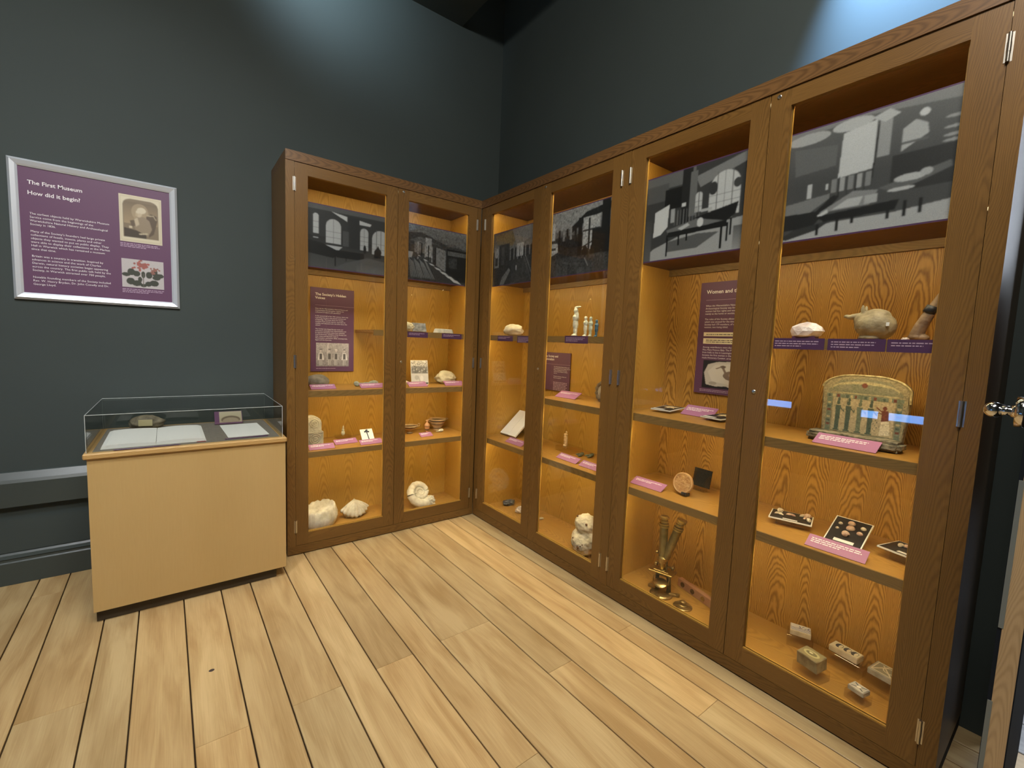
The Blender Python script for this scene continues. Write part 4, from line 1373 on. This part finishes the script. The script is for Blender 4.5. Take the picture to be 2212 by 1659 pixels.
t = thing('caption_card', 'small clear caption tab on the bottom board between the doors', 'label', B(.475, .20, ZF + .001), RB + .4, tilt=-1.3)
box('card', (-.018, 0, 0), (.018, .001, .012), WHITE, t)
# mummy-shaped figurines
def ushabti(label, u, d, h, mat, group=None, arm=False, rot=0):
    t = thing('mummy_figurine', label, 'figurine', B(u, d, Z3), RB + rot, 'mummy-shaped figurines on the narrow shelf')
    s = h / .16
    ps = [((0, -.006 * s, .006 * s), (.014 * s, .020 * s, .008 * s)), ((0, 0, .030 * s), (.013 * s, .011 * s, .030 * s)), ((0, 0, .065 * s), (.018 * s, .013 * s, .034 * s)),
          ((0, 0, .100 * s), (.022 * s, .014 * s, .022 * s)), ((0, -.004 * s, .105 * s), (.016 * s, .013 * s, .008 * s)), ((0, 0, .122 * s), (.011 * s, .010 * s, .012 * s)), ((0, -.001 * s, .138 * s), (.013 * s, .012 * s, .015 * s))]
    if arm:
        ps += [((.012 * s, 0, .158 * s), (.026 * s, .006 * s, .005 * s)), ((-.002 * s, 0, .152 * s), (.010 * s, .008 * s, .010 * s)), ((.018 * s, -.006 * s, .112 * s), (.008 * s, .006 * s, .022 * s))]
    blob('body', ps, mat, t, .0022 * s ** .5, .0008, 90)
    return t
IV = mottled('ivory_glaze', (.50, .50, .36), (.76, .74, .58), 50, .45, .3)
ushabti('tallest cream mummy-shaped figurine with a headdress reaching right', .905, .085, .172, IV, arm=True)
ushabti('short cream mummy-shaped figurine just right of the tall one', .985, .085, .122, IV)
ushabti('short pale green mummy-shaped figurine beside the blue one', 1.024, .085, .118, mottled('pale_green_glaze', (.36, .40, .28), (.60, .62, .46), 50, .45, .3))
ushabti('slim blue-glazed mummy-shaped figurine, rightmost of the four', 1.068, .085, .100, mottled('blue_glaze', (.03, .09, .14), (.08, .19, .27), 40, .35, .2))
# round fossil
t = thing('ring_fossil', 'dark round fossil with a pale grey centre, right end of the short shelf', 'fossil', B(1.005, .235, Z1), RB - .2)
bm = bmesh.new()
pts = [(.048 * math.cos(2 * math.pi * k / 32), 0, .062 + .048 * math.sin(2 * math.pi * k / 32)) for k in range(33)]
tube(bm, pts, [.0135 * (1 + .2 * math.sin(k * 2.3)) for k in range(33)], 10)
done(bm, 'rim', mottled('dark_brown_fossil', (.07, .05, .03), (.20, .15, .09), 40, .7, .5), t, True)
bm = bmesh.new()
bmesh.ops.create_uvsphere(bm, u_segments=24, v_segments=12, radius=1, matrix=Matrix.Translation((0, 0, .062)) @ Matrix.Diagonal((.044, .010, .044, 1)))
done(bm, 'centre', mottled('polished_grey', (.22, .20, .15), (.40, .36, .28), 30, .3, .1), t, True)
# figurine on acrylic block
tag(box('acrylic_stand', (-.075, -.055, 0), (.075, .055, .032), ACRYLB, None, bev=.001), 'clear block under the terracotta figurine, second door of the right cabinet', 'stand').location = B(.705, .285, Z2)
bpy.data.objects['acrylic_stand.001'].rotation_euler = (0, 0, RB - .05)
t = thing('figurine', 'terracotta standing figurine with a knot on its head, on a clear block', 'figurine', B(.690, .265, Z2 + .0325), RB - .3)
blob('body', [((0, -.004, .006), (.018, .013, .008)), ((-.008, 0, .020), (.009, .009, .018)), ((.008, 0, .020), (.009, .009, .018)), ((0, 0, .040), (.016, .012, .016)), ((-.014, 0, .040), (.006, .006, .018), (0, .2, 0)), ((.014, 0, .040), (.006, .006, .018), (0, -.2, 0)),
              ((0, -.002, .066), (.014, .012, .015)), ((-.011, 0, .058), (.005, .008, .016)), ((.011, 0, .058), (.005, .008, .016)), ((0, -.001, .080), (.017, .013, .005)), ((.006, 0, .094), (.007, .006, .010)), ((0, -.013, .065), (.003, .003, .005))],
     mottled('pale_terracotta', (.58, .42, .24), (.72, .56, .36), 40, .8, .2), t, .0018, .0005, 120)
BRZ = mottled('corroded_bronze', (.07, .09, .07), (.24, .27, .21), 60, .6, .5, metal=.2)
for u, d, s, lb in ((.835, .265, 1, 'curved corroded bronze fitting at the right of the clear block'), (.885, .300, 1.2, 'larger corroded bronze fragment next to the cabinet stile')):
    o = blob('bronze_fragment', [((0, 0, .008), (.030 * s, .010, .007), (0, 0, .4)), ((.020 * s, .012, .010), (.016, .012, .010)), ((-.022 * s, -.006, .007), (.012, .010, .007)), ((.0, .016, .009), (.028 * s, .006, .006), (0, 0, -.3))], BRZ, None, .0022, .0018, 90)
    tag(o, lb, 'fragment', None).location = B(u, d, Z2)
# big holed rock
t = tag(blob('holed_rock', [((0, 0, .075), (.085, .075, .080)), ((.012, 0, .185), (.070, .060, .065)), ((-.035, 0, .09), (.055, .055, .06)), ((.06, 0, .10), (.045, .05, .06)), ((.03, -.01, .22), (.040, .035, .030))],
     mottled('cream_flint', (.48, .42, .28), (.74, .68, .50), 14, .75, .5, (.80, .74, .58)), None, .005, .010, 18), 'tall lumpy cream rock with holes, bottom of the right cabinet\'s second door', 'stone')
t.location = B(1.0, .155, ZF)
t.rotation_euler = (0, 0, RB)
bm = bmesh.new()
for x, z, r in ((-.03, .10, .009), (.02, .065, .008), (.035, .075, .007), (.045, .085, .006), (-.02, .235, .007), (.05, .205, .008)):
    bmesh.ops.create_icosphere(bm, subdivisions=2, radius=r, matrix=Matrix.Translation((x, -.080 + abs(x - .01) * .5 + (.018 if z > .18 else 0), z)) @ Matrix.Diagonal((1, .8, .8, 1)))
done(bm, 'rusty_pits', plain('rust_brown', (.12, .05, .02), .9), t, True)
# ---------------------------------------------------------------- third door of the right cabinet
def tray(label, loc, rot, w, d, tilt=0, roll=0, name='specimen_tray'):
    t = thing(name, label, 'specimen tray', loc, rot, 'black specimen trays on the right cabinet\'s shelves', tilt=tilt, roll=roll)
    box('tray', (-w / 2, 0, 0), (w / 2, d, .005), WHITE, t)
    box('black_card', (-w / 2 + .004, .004, .005), (w / 2 - .004, d - .004, .0056), BLACK, t)
    return t
def star(parent, r, mat, x, y, z, rot=0):
    bm = bmesh.new()
    c = bm.verts.new((0, 0, .007))
    ring = []
    for k in range(10):
        a = rot + math.pi * k / 5
        rr = r if k % 2 == 0 else r * .32
        ring.append(bm.verts.new((rr * math.cos(a), rr * math.sin(a), .001 if k % 2 == 0 else .0015)))
    for k in range(10):
        bm.faces.new((c, ring[k], ring[(k + 1) % 10]))
    bm.transform(Matrix.Translation((x, y, z)))
    return done(bm, 'starfish', mat, parent)
STARM = mottled('dried_starfish', (.50, .36, .18), (.66, .52, .30), 60, .8, .3)
for (u, d, rot, lab) in ((1.452, .165, .12, 'black tray with a dried starfish, left on the middle shelf of the third door'),
                         (1.715, .165, -.12, 'black tray with a dried starfish, half hidden by the third door\'s right stile')):
    t = tray(lab, B(u, d, .992), RB + rot, .105, .165, .03)
    star(t, .046, STARM, .008, .10, .0056, .5)
    box('name_slip', (-.046, .010, .0056), (.012, .030, .0062), WHITE, t)
    box('foot', (-.045, .03, -.010), (.045, .14, -.0002), ACRYLB, t)

# carved disc on a small stand
t = thing('carved_disc', 'round orange-brown carved disc standing on its edge on a small stand', 'medallion', B(1.612, .150, Z2 + .006), RB + .05, tilt=-.22)
bm = bmesh.new()
lathe(bm, [(.049, 0), (.0505, .003), (.0505, .009), (.048, .012), (.046, .0105)], 48)
bm.transform(Matrix.Translation((0, 0, .052)) @ Matrix.Rotation(math.pi / 2, 4, 'X'))
done(bm, 'disc', mottled('carved_horn', (.34, .17, .06), (.50, .30, .12), 60, .5, .6), t)
bm = bmesh.new()
for r in (.044, .047):
    tube(bm, [(r * math.cos(2 * math.pi * k / 32), -.0118, .052 + r * math.sin(2 * math.pi * k / 32)) for k in range(33)], .0012, 5)
rr = random.Random(8)
for k in range(34):
    a, r = rr.uniform(0, 6.28), .040 * math.sqrt(rr.random())
    x, z = r * math.cos(a), .052 + r * math.sin(a)
    b_ = rr.uniform(0, 3.1)
    tube(bm, [(x, -.0115, z), (x + .006 * math.cos(b_), -.0122, z + .005 * math.sin(b_)), (x + .009 * math.cos(b_ + .9), -.0115, z + .009 * math.sin(b_ + .9))], .0011, 5)
for k in range(3):
    for j in range(3):
        wbox(bm, (.020 + j * .006, -.0122, .040 + k * .006), (.024 + j * .006, -.0105, .044 + k * .006))
done(bm, 'carving', plain('carving_relief', (.58, .38, .19), .5), t)
box('stand', (.004, -.020, -.0015), (.030, .020, .012), BLACK, t, bev=.002)
t = thing('mirror_plate', 'dark shiny square plate on a clear stand behind the carved disc', 'plate', B(1.628, .285, Z2 + .0235), RB - .05, tilt=-.20)
box('plate', (-.047, 0, 0), (.047, .003, .088), plain('smoked_mirror', (.07, .07, .075), .08, .8), t)
box('clear_stand', (-.045, -.045, -.018), (.045, .02, -.014), ACRYL, t)
box('clear_back', (-.035, .004, -.016), (.035, .007, .06), ACRYL, t)

# binocular brass microscope
t = thing('microscope', 'antique brass binocular microscope on the bottom board of the third door', 'microscope', B(1.530, .165, ZF), RB + .25)
t.scale = (1.22, 1.12, .94)
IRON = mottled('dark_patina_brass', (.06, .055, .035), (.20, .17, .09), 40, .4, .2, metal=.8)
bm = bmesh.new()
lathe(bm, [(.046, 0), (.046, .006), (.040, .012), (.030, .015), (.004, .015)], 32)
for a in (.5, 2.6, 4.7):
    c_, s_ = math.cos(a), math.sin(a)
    tube(bm, [(c_ * .03, s_ * .03, .010), (c_ * .055, s_ * .055, .008), (c_ * .066, s_ * .066, .006)], [.010, .008, .009], 10)
    cyl(bm, (c_ * .066, s_ * .066, 0), (c_ * .066, s_ * .066, .014), .010, seg=14)
for v in bm.verts:
    v.co.z = max(0, v.co.z)
done(bm, 'foot', BRASSD, t, False, .001)
bm = bmesh.new()
for s in (-1, 1):
    tube(bm, [(s * .024, .020, .012), (s * .026, .016, .06), (s * .022, .006, .115)], [.010, .007, .009], 10)
tube(bm, [(-.024, .006, .112), (.024, .006, .112)], .010, 12)
tube(bm, [(0, .010, .105), (0, .030, .150), (0, .034, .205), (0, .020, .245)], [.012, .011, .010, .009], 12)
wbox(bm, (-.010, .014, .10), (.010, .030, .23))
done(bm, 'arm', IRON, t, True)
bm = bmesh.new()
wbox(bm, (-.048, -.050, .128), (.048, .022, .135))
lathe(bm, [(.012, .135), (.014, .139), (.010, .140)], 20, (0, -.014, 0))
wbox(bm, (-.030, -.040, .135), (.030, -.034, .141))
bm.transform(Matrix.Rotation(-.10, 4, 'X'))
done(bm, 'stage', BRASS, t, bev=.001)
bm = bmesh.new()
lathe(bm, [(.004, .0), (.026, .002), (.028, .004), (.026, .007), (.004, .004)], 28)
bm.transform(Matrix.Translation((0, -.016, .070)) @ Matrix.Rotation(.6, 4, 'X'))
tube(bm, [(-.030, -.016, .072), (-.032, -.010, .10)], .003, 6)
tube(bm, [(.030, -.016, .072), (.032, -.010, .10)], .003, 6)
done(bm, 'mirror', BRASS, t, True)
bm = bmesh.new()
lathe(bm, [(.008, .150), (.010, .165), (.013, .168), (.013, .182), (.017, .186), (.017, .196), (.022, .200), (.022, .214), (.018, .222)], 24, (0, -.012, 0))
done(bm, 'objective', BRASS, t)
TUBEM = mottled('lacquered_brass', (.20, .16, .07), (.34, .27, .12), 20, .30, .05, metal=.9)
for s, x1 in ((0, -.012), (1, .052)):
    a = Vector((0 if not s else .012, -.012, .215))
    b = Vector((x1 if s else -.008, .004, .392))
    dirv = (b - a).normalized()
    bm = bmesh.new()
    cyl(bm, a, b, .0165, seg=24)
    tb = done(bm, 'body_tube', TUBEM, t)
    bm = bmesh.new()
    for o_, r_, l_ in ((-.020, .0195, .006), (-.008, .0195, .008), (.004, .0155, .012), (.018, .0135, .010), (.028, .0195, .006), (.034, .014, .006)):
        cyl(bm, b + dirv * o_, b + dirv * (o_ + l_), r_, seg=24)
    if s:
        cyl(bm, b + dirv * .040, b + dirv * .044, .020, seg=24)
    done(bm, 'eyepiece', BRASS, tb)
for x, y, z, r in ((-.030, .024, .150, .012), (-.030, .024, .215, .009), (.030, .024, .150, .012)):
    bm = bmesh.new()
    cyl(bm, (x - (.008 if x < 0 else -.008), y, z), (x, y, z), r, seg=18)
    cyl(bm, (x, y, z), (0, y, z), .004, seg=8)
    done(bm, 'focus_knob', BRASSD, t)

t = thing('lens_rack', 'pinkish wooden block with four round brass-rimmed holes behind the microscope', 'rack', B(1.665, .292, ZF), RB - .27)
box('block', (-.140, -.012, 0), (.140, .014, .042), mottled('mahogany_block', (.36, .17, .09), (.46, .25, .14), 10, .55, .1), t, grain=0, bev=.0015)
for k in range(4):
    bm = bmesh.new()
    x = -.105 + .068 * k
    lathe(bm, [(.0125, 0), (.0125, .003), (.009, .0035), (.009, .001), (.001, .001)], 24)
    bm.transform(Matrix.Translation((x, -.012, .021)) @ Matrix.Rotation(math.pi / 2, 4, 'X'))
    done(bm, 'brass_ring' , plain('dark_brass_ring', (.12, .07, .03), .3, .8) if k < 2 else BRASS, t)
t = thing('brass_disc', 'dull brass disc with a raised knob in front of the holed wooden block', 'disc', B(1.655, .160, ZF), RB)
bm = bmesh.new()
lathe(bm, [(.043, 0), (.044, .004), (.041, .007), (.018, .009), (.013, .012), (.012, .020), (.015, .023), (.015, .027), (.009, .031), (.001, .031)], 40)
done(bm, 'disc', BRASSD, t, False)

# ---------------------------------------------------------------- fourth door
t = thing('crystal_lump', 'translucent white crystal lump at the left of the top narrow shelf', 'crystal', B(2.094, .10, 1.3558), RB)
bm = bmesh.new()
bmesh.ops.create_icosphere(bm, subdivisions=2, radius=1)
for v in bm.verts:
    d_ = v.co.normalized()
    v.co = d_ * (1 + .22 * mnoise.noise(d_ * 2.3))
    v.co.x *= .056
    v.co.y *= .034
    v.co.z = max(-.022, v.co.z * .034)
bm.transform(Matrix.Translation((0, 0, .030)))
done(bm, 'lump', mottled('milky_crystal', (.52, .44, .44), (.86, .82, .80), 22, .25, .6), t)
wb = box('base', (-.04, -.02, 0), (.035, .02, .010), PURPLE3, t)
t = thing('carved_jar', 'grey-brown carved jar shaped like a crouching frog, snout to the left', 'carving', B(2.285, .115, 1.3558), RB)
blob('body', [((.006, 0, .052), (.056, .045, .048)), ((.030, 0, .046), (.036, .040, .042)), ((-.018, 0, .066), (.036, .030, .034)), ((-.050, 0, .082), (.026, .017, .010), (0, -.25, 0)), ((-.073, 0, .082), (.012, .010, .007)),
              ((-.026, -.018, .104), (.006, .004, .016)), ((-.026, .018, .104), (.006, .004, .016)), ((-.034, -.012, .060), (.014, .012, .012)), ((0, 0, .008), (.036, .032, .012)), ((.008, 0, .080), (.042, .032, .026))],
     mottled('greywacke', (.20, .155, .085), (.34, .28, .165), 30, .6, .3), t, .0028, .001, 60)
box('paper_tag', (.046, -.041, .046), (.054, -.036, .058), PAPER, t)
box('mount', (-.03, -.03, -.0), (.03, .03, .004), PURPLE3, t)
t = thing('foot_shaped_carving', 'dark-banded wooden foot-shaped carving standing upright at the right end of the top shelf', 'carving', B(2.420, .115, 1.3558), RB)
FT = mottled('worn_wood', (.17, .10, .05), (.34, .23, .13), 25, .6, .2)
blob('body', [((-.020, 0, .012), (.020, .018, .013)), ((-.004, 0, .010), (.018, .016, .012))] +
     [((-.018 + .048 * (k / 14) ** 1.1, 0, .022 + .120 * k / 14), (.0185 - .0085 * (k / 14) ** 1.5, .0165 - .0075 * (k / 14), .016), (0, .38, 0)) for k in range(15)], FT, t, .0022, .0006, 60)
bm = bmesh.new()
lathe(bm, [(.0165, -.011), (.0165, 0), (.0158, .012)], 20, sy=.90)
bm.transform(Matrix.Translation((.0085, 0, .098)) @ Matrix.Rotation(.42, 4, 'Y'))
done(bm, 'dark_band', plain('blackened_wood', (.02, .02, .022), .5), t, True)
tag(rock('chip', (.022, .018, .010), mottled('pink_white_chip', (.5, .4, .36), (.75, .66, .6), 40, .7, .2), None, .3, 2, 41), 'tiny pinkish white chip between the frog jar and the carved foot', 'stone').location = B(2.382, .08, 1.3558)

# painted stela with its foot
t = thing('painted_stela', 'round-topped painted wooden stela with a row of green figures, standing on a chunky foot', 'stela', B(2.262, .215, .982), RB - .06)
w, h = .262, .262
def outline(w, h, n=22):
    pts = [(-w / 2 * .94, 0), (w / 2 * .90, 0)]
    r = .105
    pts += [(w / 2, h - r * .95)]
    for k in range(1, n):
        a = math.pi / 2 * k / n
        pts.append((w / 2 - r + r * math.cos(a), h - r * .62 + r * .50 * math.sin(a)))
    for k in range(n):
        a = math.pi / 2 + math.pi / 2 * k / n
        pts.append((-w / 2 + r + r * math.cos(a), h - r * .62 + r * .50 * math.sin(a)))
    pts += [(-w / 2, h - r * .95)]
    return pts
ol = outline(w, h)
bm = bmesh.new()
f_ = [bm.verts.new((x, -.013, z)) for x, z in ol]
b_ = [bm.verts.new((x, .013, z)) for x, z in ol]
bm.faces.new(f_); bm.faces.new(list(reversed(b_)))
for k in range(len(ol)):
    bm.faces.new((f_[k], b_[k], b_[(k + 1) % len(ol)], f_[(k + 1) % len(ol)]))
bmesh.ops.recalc_face_normals(bm, faces=bm.faces)
STW = mottled('worn_gesso', (.12, .09, .045), (.32, .27, .16), 40, .75, .5)
done(bm, 'slab', STW, t, bev=.002)
q = Pic(200, 200, (.27, .23, .14))
G1, G2, RD, GD = (.07, .10, .08), (.14, .17, .12), (.16, .05, .03), (.40, .34, .20)
q.noise(.10, 4, 3)
q.poly([(.05, .24), (.2, .09), (.5, .04), (.8, .09), (.95, .25), (.94, .29), (.5, .16), (.06, .29)], (.20, .19, .13))
q.ell(.5, .21, .40, .115, GD); q.ell(.5, .225, .39, .09, (.19, .19, .13)); q.ell(.50, .15, .035, .035, RD)
q.ell(.24, .20, .10, .04, (.22, .21, .15)); q.ell(.76, .20, .10, .04, (.22, .21, .15)); q.rect(.14, .27, .9, .285, GD)
for row_y in (.30, .86):
    q.rect(.04, row_y, .96, row_y + .055, (.16, .19, .15))
    for k in range(16):
        q.rect(.06 + k * .056, row_y + .006, .085 + k * .056 + (.012 if k % 3 else 0), row_y + .049, (G1, GD, RD, G2)[k % 4])
for cx in (.05, .885):
    q.rect(cx, .36, cx + .065, .86, (.15, .18, .14))
    for k in range(9):
        q.rect(cx + .008, .37 + k * .055, cx + .057, .40 + k * .055, (G2, GD, G1, RD)[k % 4])
q.rect(.13, .36, .87, .85, (.42, .35, .23))
for k in range(4):
    q.rect(.15 + k * .155, .38, .156 + k * .155, .50, G1)
for cx in (.20, .33, .47, .60):
    c_ = G1 if cx != .47 else G2
    q.ell(cx, .43, .022, .03, c_); q.poly([(cx - .035, .47), (cx + .035, .47), (cx + .03, .60), (cx + .022, .83), (cx - .03, .83), (cx - .03, .60)], c_)
    q.line(cx + .03, .50, cx + .075, .56, .007, c_); q.line(cx + .075, .56, cx + .075, .52, .005, c_)
    q.ell(cx + .005, .38, .018, .03, c_); q.rect(cx - .045, .83, cx + .035, .85, G1)
q.ell(.76, .45, .024, .03, RD); q.poly([(.73, .48), (.80, .48), (.82, .60), (.80, .66), (.73, .64)], RD); q.line(.73, .50, .67, .45, .008, RD); q.line(.74, .53, .68, .52, .007, RD)
q.poly([(.73, .64), (.82, .62), (.84, .82), (.72, .84)], (.62, .56, .42))
for k in range(8):
    q.rect(.64 + (k % 3) * .02, .60 + k * .025, .65 + (k % 3) * .02, .615 + k * .025, G1)
q.rect(0, .92, 1, 1, RD)
q.noise(.14, 6, 3)
q.blur(1)
# keep the picture to the slab's outline: drop cells above the rounded shoulders
pm = q.mesh('painted_scene', w - .012, h - .014, t, PRINT, -w / 2 + .006, .003, -.0142)
bm = bmesh.new(); bm.from_mesh(pm.data)
def inside(x, z, pts):
    c = False
    for i in range(len(pts)):
        (x0, y0), (x1, y1) = pts[i], pts[i - 1]
        if (y0 > z) != (y1 > z) and x < (x1 - x0) * (z - y0) / (y1 - y0 + 1e-12) + x0:
            c = not c
    return c
bmesh.ops.delete(bm, geom=[f for f in bm.faces if not inside(f.calc_center_median().x * 1.03, f.calc_center_median().z * 1.02, ol)], context='FACES')
bm.to_mesh(pm.data); bm.free()
bm = bmesh.new()
v8 = wbox(bm, (-.150, -.085, 0), (.136, -.010, .036), 0)
bmesh.ops.bevel(bm, geom=list(bm.edges), offset=.010, segments=2, affect='EDGES')
bmesh.ops.subdivide_edges(bm, edges=list(bm.edges), cuts=5, use_grid_fill=True)
for v in bm.verts:
    n_ = mnoise.fractal(v.co * 30, .8, 2, 4) * .004
    v.co += Vector((n_, n_, n_ * .6))
    v.co.z = max(0, v.co.z)
done(bm, 'foot_block', mottled('crumbling_wood', (.10, .085, .05), (.30, .26, .17), 45, .8, .6), t, True)
bm = bmesh.new()
tube(bm, [(x * 1.0, -.0135, z) for x, z in ol[2:-1]], .0035, 6)
done(bm, 'gilt_edge', mottled('flaked_gilding', (.25, .20, .10), (.60, .52, .30), 60, .5, .3), t)

# shell trays
SH1 = mottled('pink_shell', (.50, .30, .22), (.70, .52, .40), 60, .5, .3)
SH2 = mottled('cream_shell', (.60, .50, .36), (.80, .72, .58), 60, .5, .3)
def shell(parent, x, y, r, kind, mat, rot=0):
    bm = bmesh.new()
    if kind == 'round':
        lathe(bm, [(r, 0), (r * .95, r * .35), (r * .7, r * .7), (r * .35, r * .9), (.0002, r * .95)], 18, sy=.85)
    elif kind == 'whorl':
        ps_, rd_ = [], []
        for k in range(60):
            th = k / 60 * 6.283 * 2.6
            R = r * .95 * (1 - k / 62)
            ps_.append((R * .5 * math.cos(th), R * .5 * math.sin(th), r * .55 + r * 1.1 * k / 60))
            rd_.append(max(.0004, R * .55))
        tube(bm, ps_, rd_, 8)
        bm.transform(Matrix.Rotation(1.0, 4, 'X'))
    else:
        lathe(bm, [(r * .2, 0), (r, r * .15), (r * .8, r * .5), (r * .3, r * .7), (.0002, r * .72)], 14, sy=.5)
    bm.transform(Matrix.Rotation(rot, 4, 'Z'))
    zm = min(v.co.z for v in bm.verts)
    bm.transform(Matrix.Translation((x, y, .0056 - zm)))
    bmesh.ops.recalc_face_normals(bm, faces=bm.faces)
    return done(bm, 'shell', mat, parent, True)
t = tray('black tray of spiky shells raised at the left of the fourth door\'s middle shelf', B(2.076, .165, .632), RB + .27, .148, .118, .0)
for x, y, r, k_, m_, ro in ((-.045, .085, .014, 'whorl', SH2, .5), (-.050, .055, .012, 'leaf', SH2, .9), (-.036, .050, .012, 'leaf', SH2, -.5), (-.008, .070, .012, 'leaf', SH1, .4), (.004, .070, .012, 'leaf', SH1, -.4),
                            (.040, .088, .016, 'leaf', SH2, .6), (.054, .082, .015, 'whorl', SH1, 0), (.046, .060, .010, 'leaf', SH1, 1.2), (.056, .040, .011, 'whorl', SH2, 1)):
    shell(t, x, y, r, k_, m_, ro)
box('name_slip', (-.025, .008, .0056), (.025, .018, .0064), WHITE, t)
box('clear_foot', (-.05, .03, -.026), (.05, .09, -.0002), ACRYLB, t)
t = tray('black tray of round cockle shells tilted up in the middle of the shelf', B(2.256, .150, Z2 + .003), RB - .02, .117, .142, math.radians(28))
for x, y, r, k_, m_, ro in ((-.002, .116, .012, 'round', SH1, 0), (.002, .090, .014, 'round', SH1, .4), (-.002, .058, .014, 'whorl', SH1, 0), (-.034, .104, .007, 'round', SH2, 0), (-.036, .076, .006, 'round', SH2, 0),
                            (.037, .106, .009, 'round', SH2, 0), (.034, .076, .010, 'round', SH1, 0)):
    shell(t, x, y, r, k_, m_, ro)
box('name_slip', (-.030, .012, .0056), (.032, .026, .0064), WHITE, t)
t = tray('black tray of snail shells, rightmost on the shelf, half hidden by the stile', B(2.425, .150, .640), RB - .27, .150, .125, .0)
for x, y, r, k_, m_, ro in ((-.038, .070, .010, 'whorl', SH2, 0), (-.028, .080, .011, 'round', SH1, 0), (-.016, .091, .012, 'whorl', SH2, 0), (-.002, .103, .012, 'round', SH1, 0), (.020, .068, .012, 'whorl', SH2, 0), (.036, .078, .011, 'round', SH2, 0), (.048, .05, .011, 'round', SH1, 0)):
    shell(t, x, y, r, k_, m_, ro)
box('name_slip', (-.022, .010, .0056), (.026, .024, .0064), WHITE, t)
box('clear_foot', (-.05, .03, -.034), (.05, .09, -.0002), ACRYLB, t)

# patterned tiles on clear blocks
def tile(label, u, d, zs, sx, sy, sz, rot, face, mat, tilt=0, nm='tile_fragment'):
    bw_, bd_ = sx * .62, sy * .62
    st = tag(box('acrylic_stand', (-bw_, -bd_, 0), (bw_, bd_, zs), ACRYLB, None, bev=.001), 'clear block carrying the ' + label, 'stand')
    st.location = B(u, d, ZF)
    st.rotation_euler = (0, 0, RB + rot)
    t = thing(nm, label + ', on a clear block, fourth door', 'tile', B(u, d, ZF + zs + .0003), RB + rot, tilt=tilt)
    box('tile', (-sx / 2, -sy / 2, 0), (sx / 2, sy / 2, sz), mat, t, bev=.002)
    o = face.mesh('glazed_pattern', sx - .006, sy - .006, t, PRINT_S, 0, 0, 0)
    o.data.transform(Matrix.Translation((-sx / 2 + .003, -sy / 2 + .003, sz + .0006)) @ Matrix.Rotation(-math.pi / 2, 4, 'X'))
    return t
TB = mottled('buff_tile_body', (.46, .40, .30), (.64, .58, .46), 30, .8, .2)
q = Pic(60, 50, (.70, .70, .72))
for k in range(6):
    q.rect(0, .06 + k * .16, 1, .13 + k * .16, (.10, .12, .30) if k > 2 else (.7, .7, .72))
rr = random.Random(2)
for k in range(16):
    x, y = rr.random(), rr.random() * .5
    q.line(x, y, x + rr.uniform(-.2, .2), y + rr.uniform(-.15, .15), .02, (.12, .13, .30))
tile('small blue-striped tile, leftmost', 2.098, .335, .048, .075, .06, .022, .35, q, TB)
q = Pic(60, 50, (.24, .20, .10))
q.ell(.5, .5, .4, .3, (.42, .38, .20)); q.ell(.5, .5, .28, .18, (.16, .14, .07)); q.ell(.45, .45, .1, .08, (.6, .55, .35)); q.blur(1)
tile('thick olive-gold glazed tile', 2.200, .165, .040, .078, .060, .050, -.25, q, mottled('olive_tile_body', (.16, .12, .06), (.34, .29, .17), 25, .4, .3), .12)
q = Pic(70, 40, (.74, .70, .56))
for cx in (.25, .55, .82):
    q.ell(cx, .5, .13, .36, (.04, .05, .08)); q.ell(cx + .05, .52, .06, .3, (.78, .75, .62))
tile('cream tile with a dark leaf pattern', 2.262, .330, .052, .100, .052, .024, -.15, q, TB)
q = Pic(50, 44, (.45, .43, .36))
q.line(.1, .1, .9, .9, .05, (.08, .10, .10)); q.line(.1, .9, .9, .1, .05, (.08, .10, .10)); q.ell(.5, .5, .16, .16, (.75, .72, .6)); q.rect(0, 0, 1, .07, (.7, .67, .55)); q.rect(0, .93, 1, 1, (.7, .67, .55))
tile('smallest grey patterned tile', 2.350, .165, .034, .052, .042, .018, -.25, q, mottled('grey_tile_body', (.22, .21, .18), (.40, .38, .32), 25, .7, .3))
q = Pic(64, 60, (.36, .34, .27))
q.rect(.04, .04, .96, .96, (.66, .62, .50)); q.rect(.09, .09, .91, .91, (.26, .25, .19))
q.ell(.62, .45, .26, .26, (.66, .62, .50)); q.ell(.62, .45, .21, .21, (.26, .25, .19)); q.line(.1, .9, .5, .1, .03, (.66, .6, .48)); q.line(.3, .2, .8, .9, .03, (.66, .6, .48))
tile('square grey tile with cream circles', 2.392, .310, .056, .085, .080, .022, -.15, q, mottled('grey_tile_body2', (.26, .25, .21), (.44, .42, .36), 25, .7, .3))
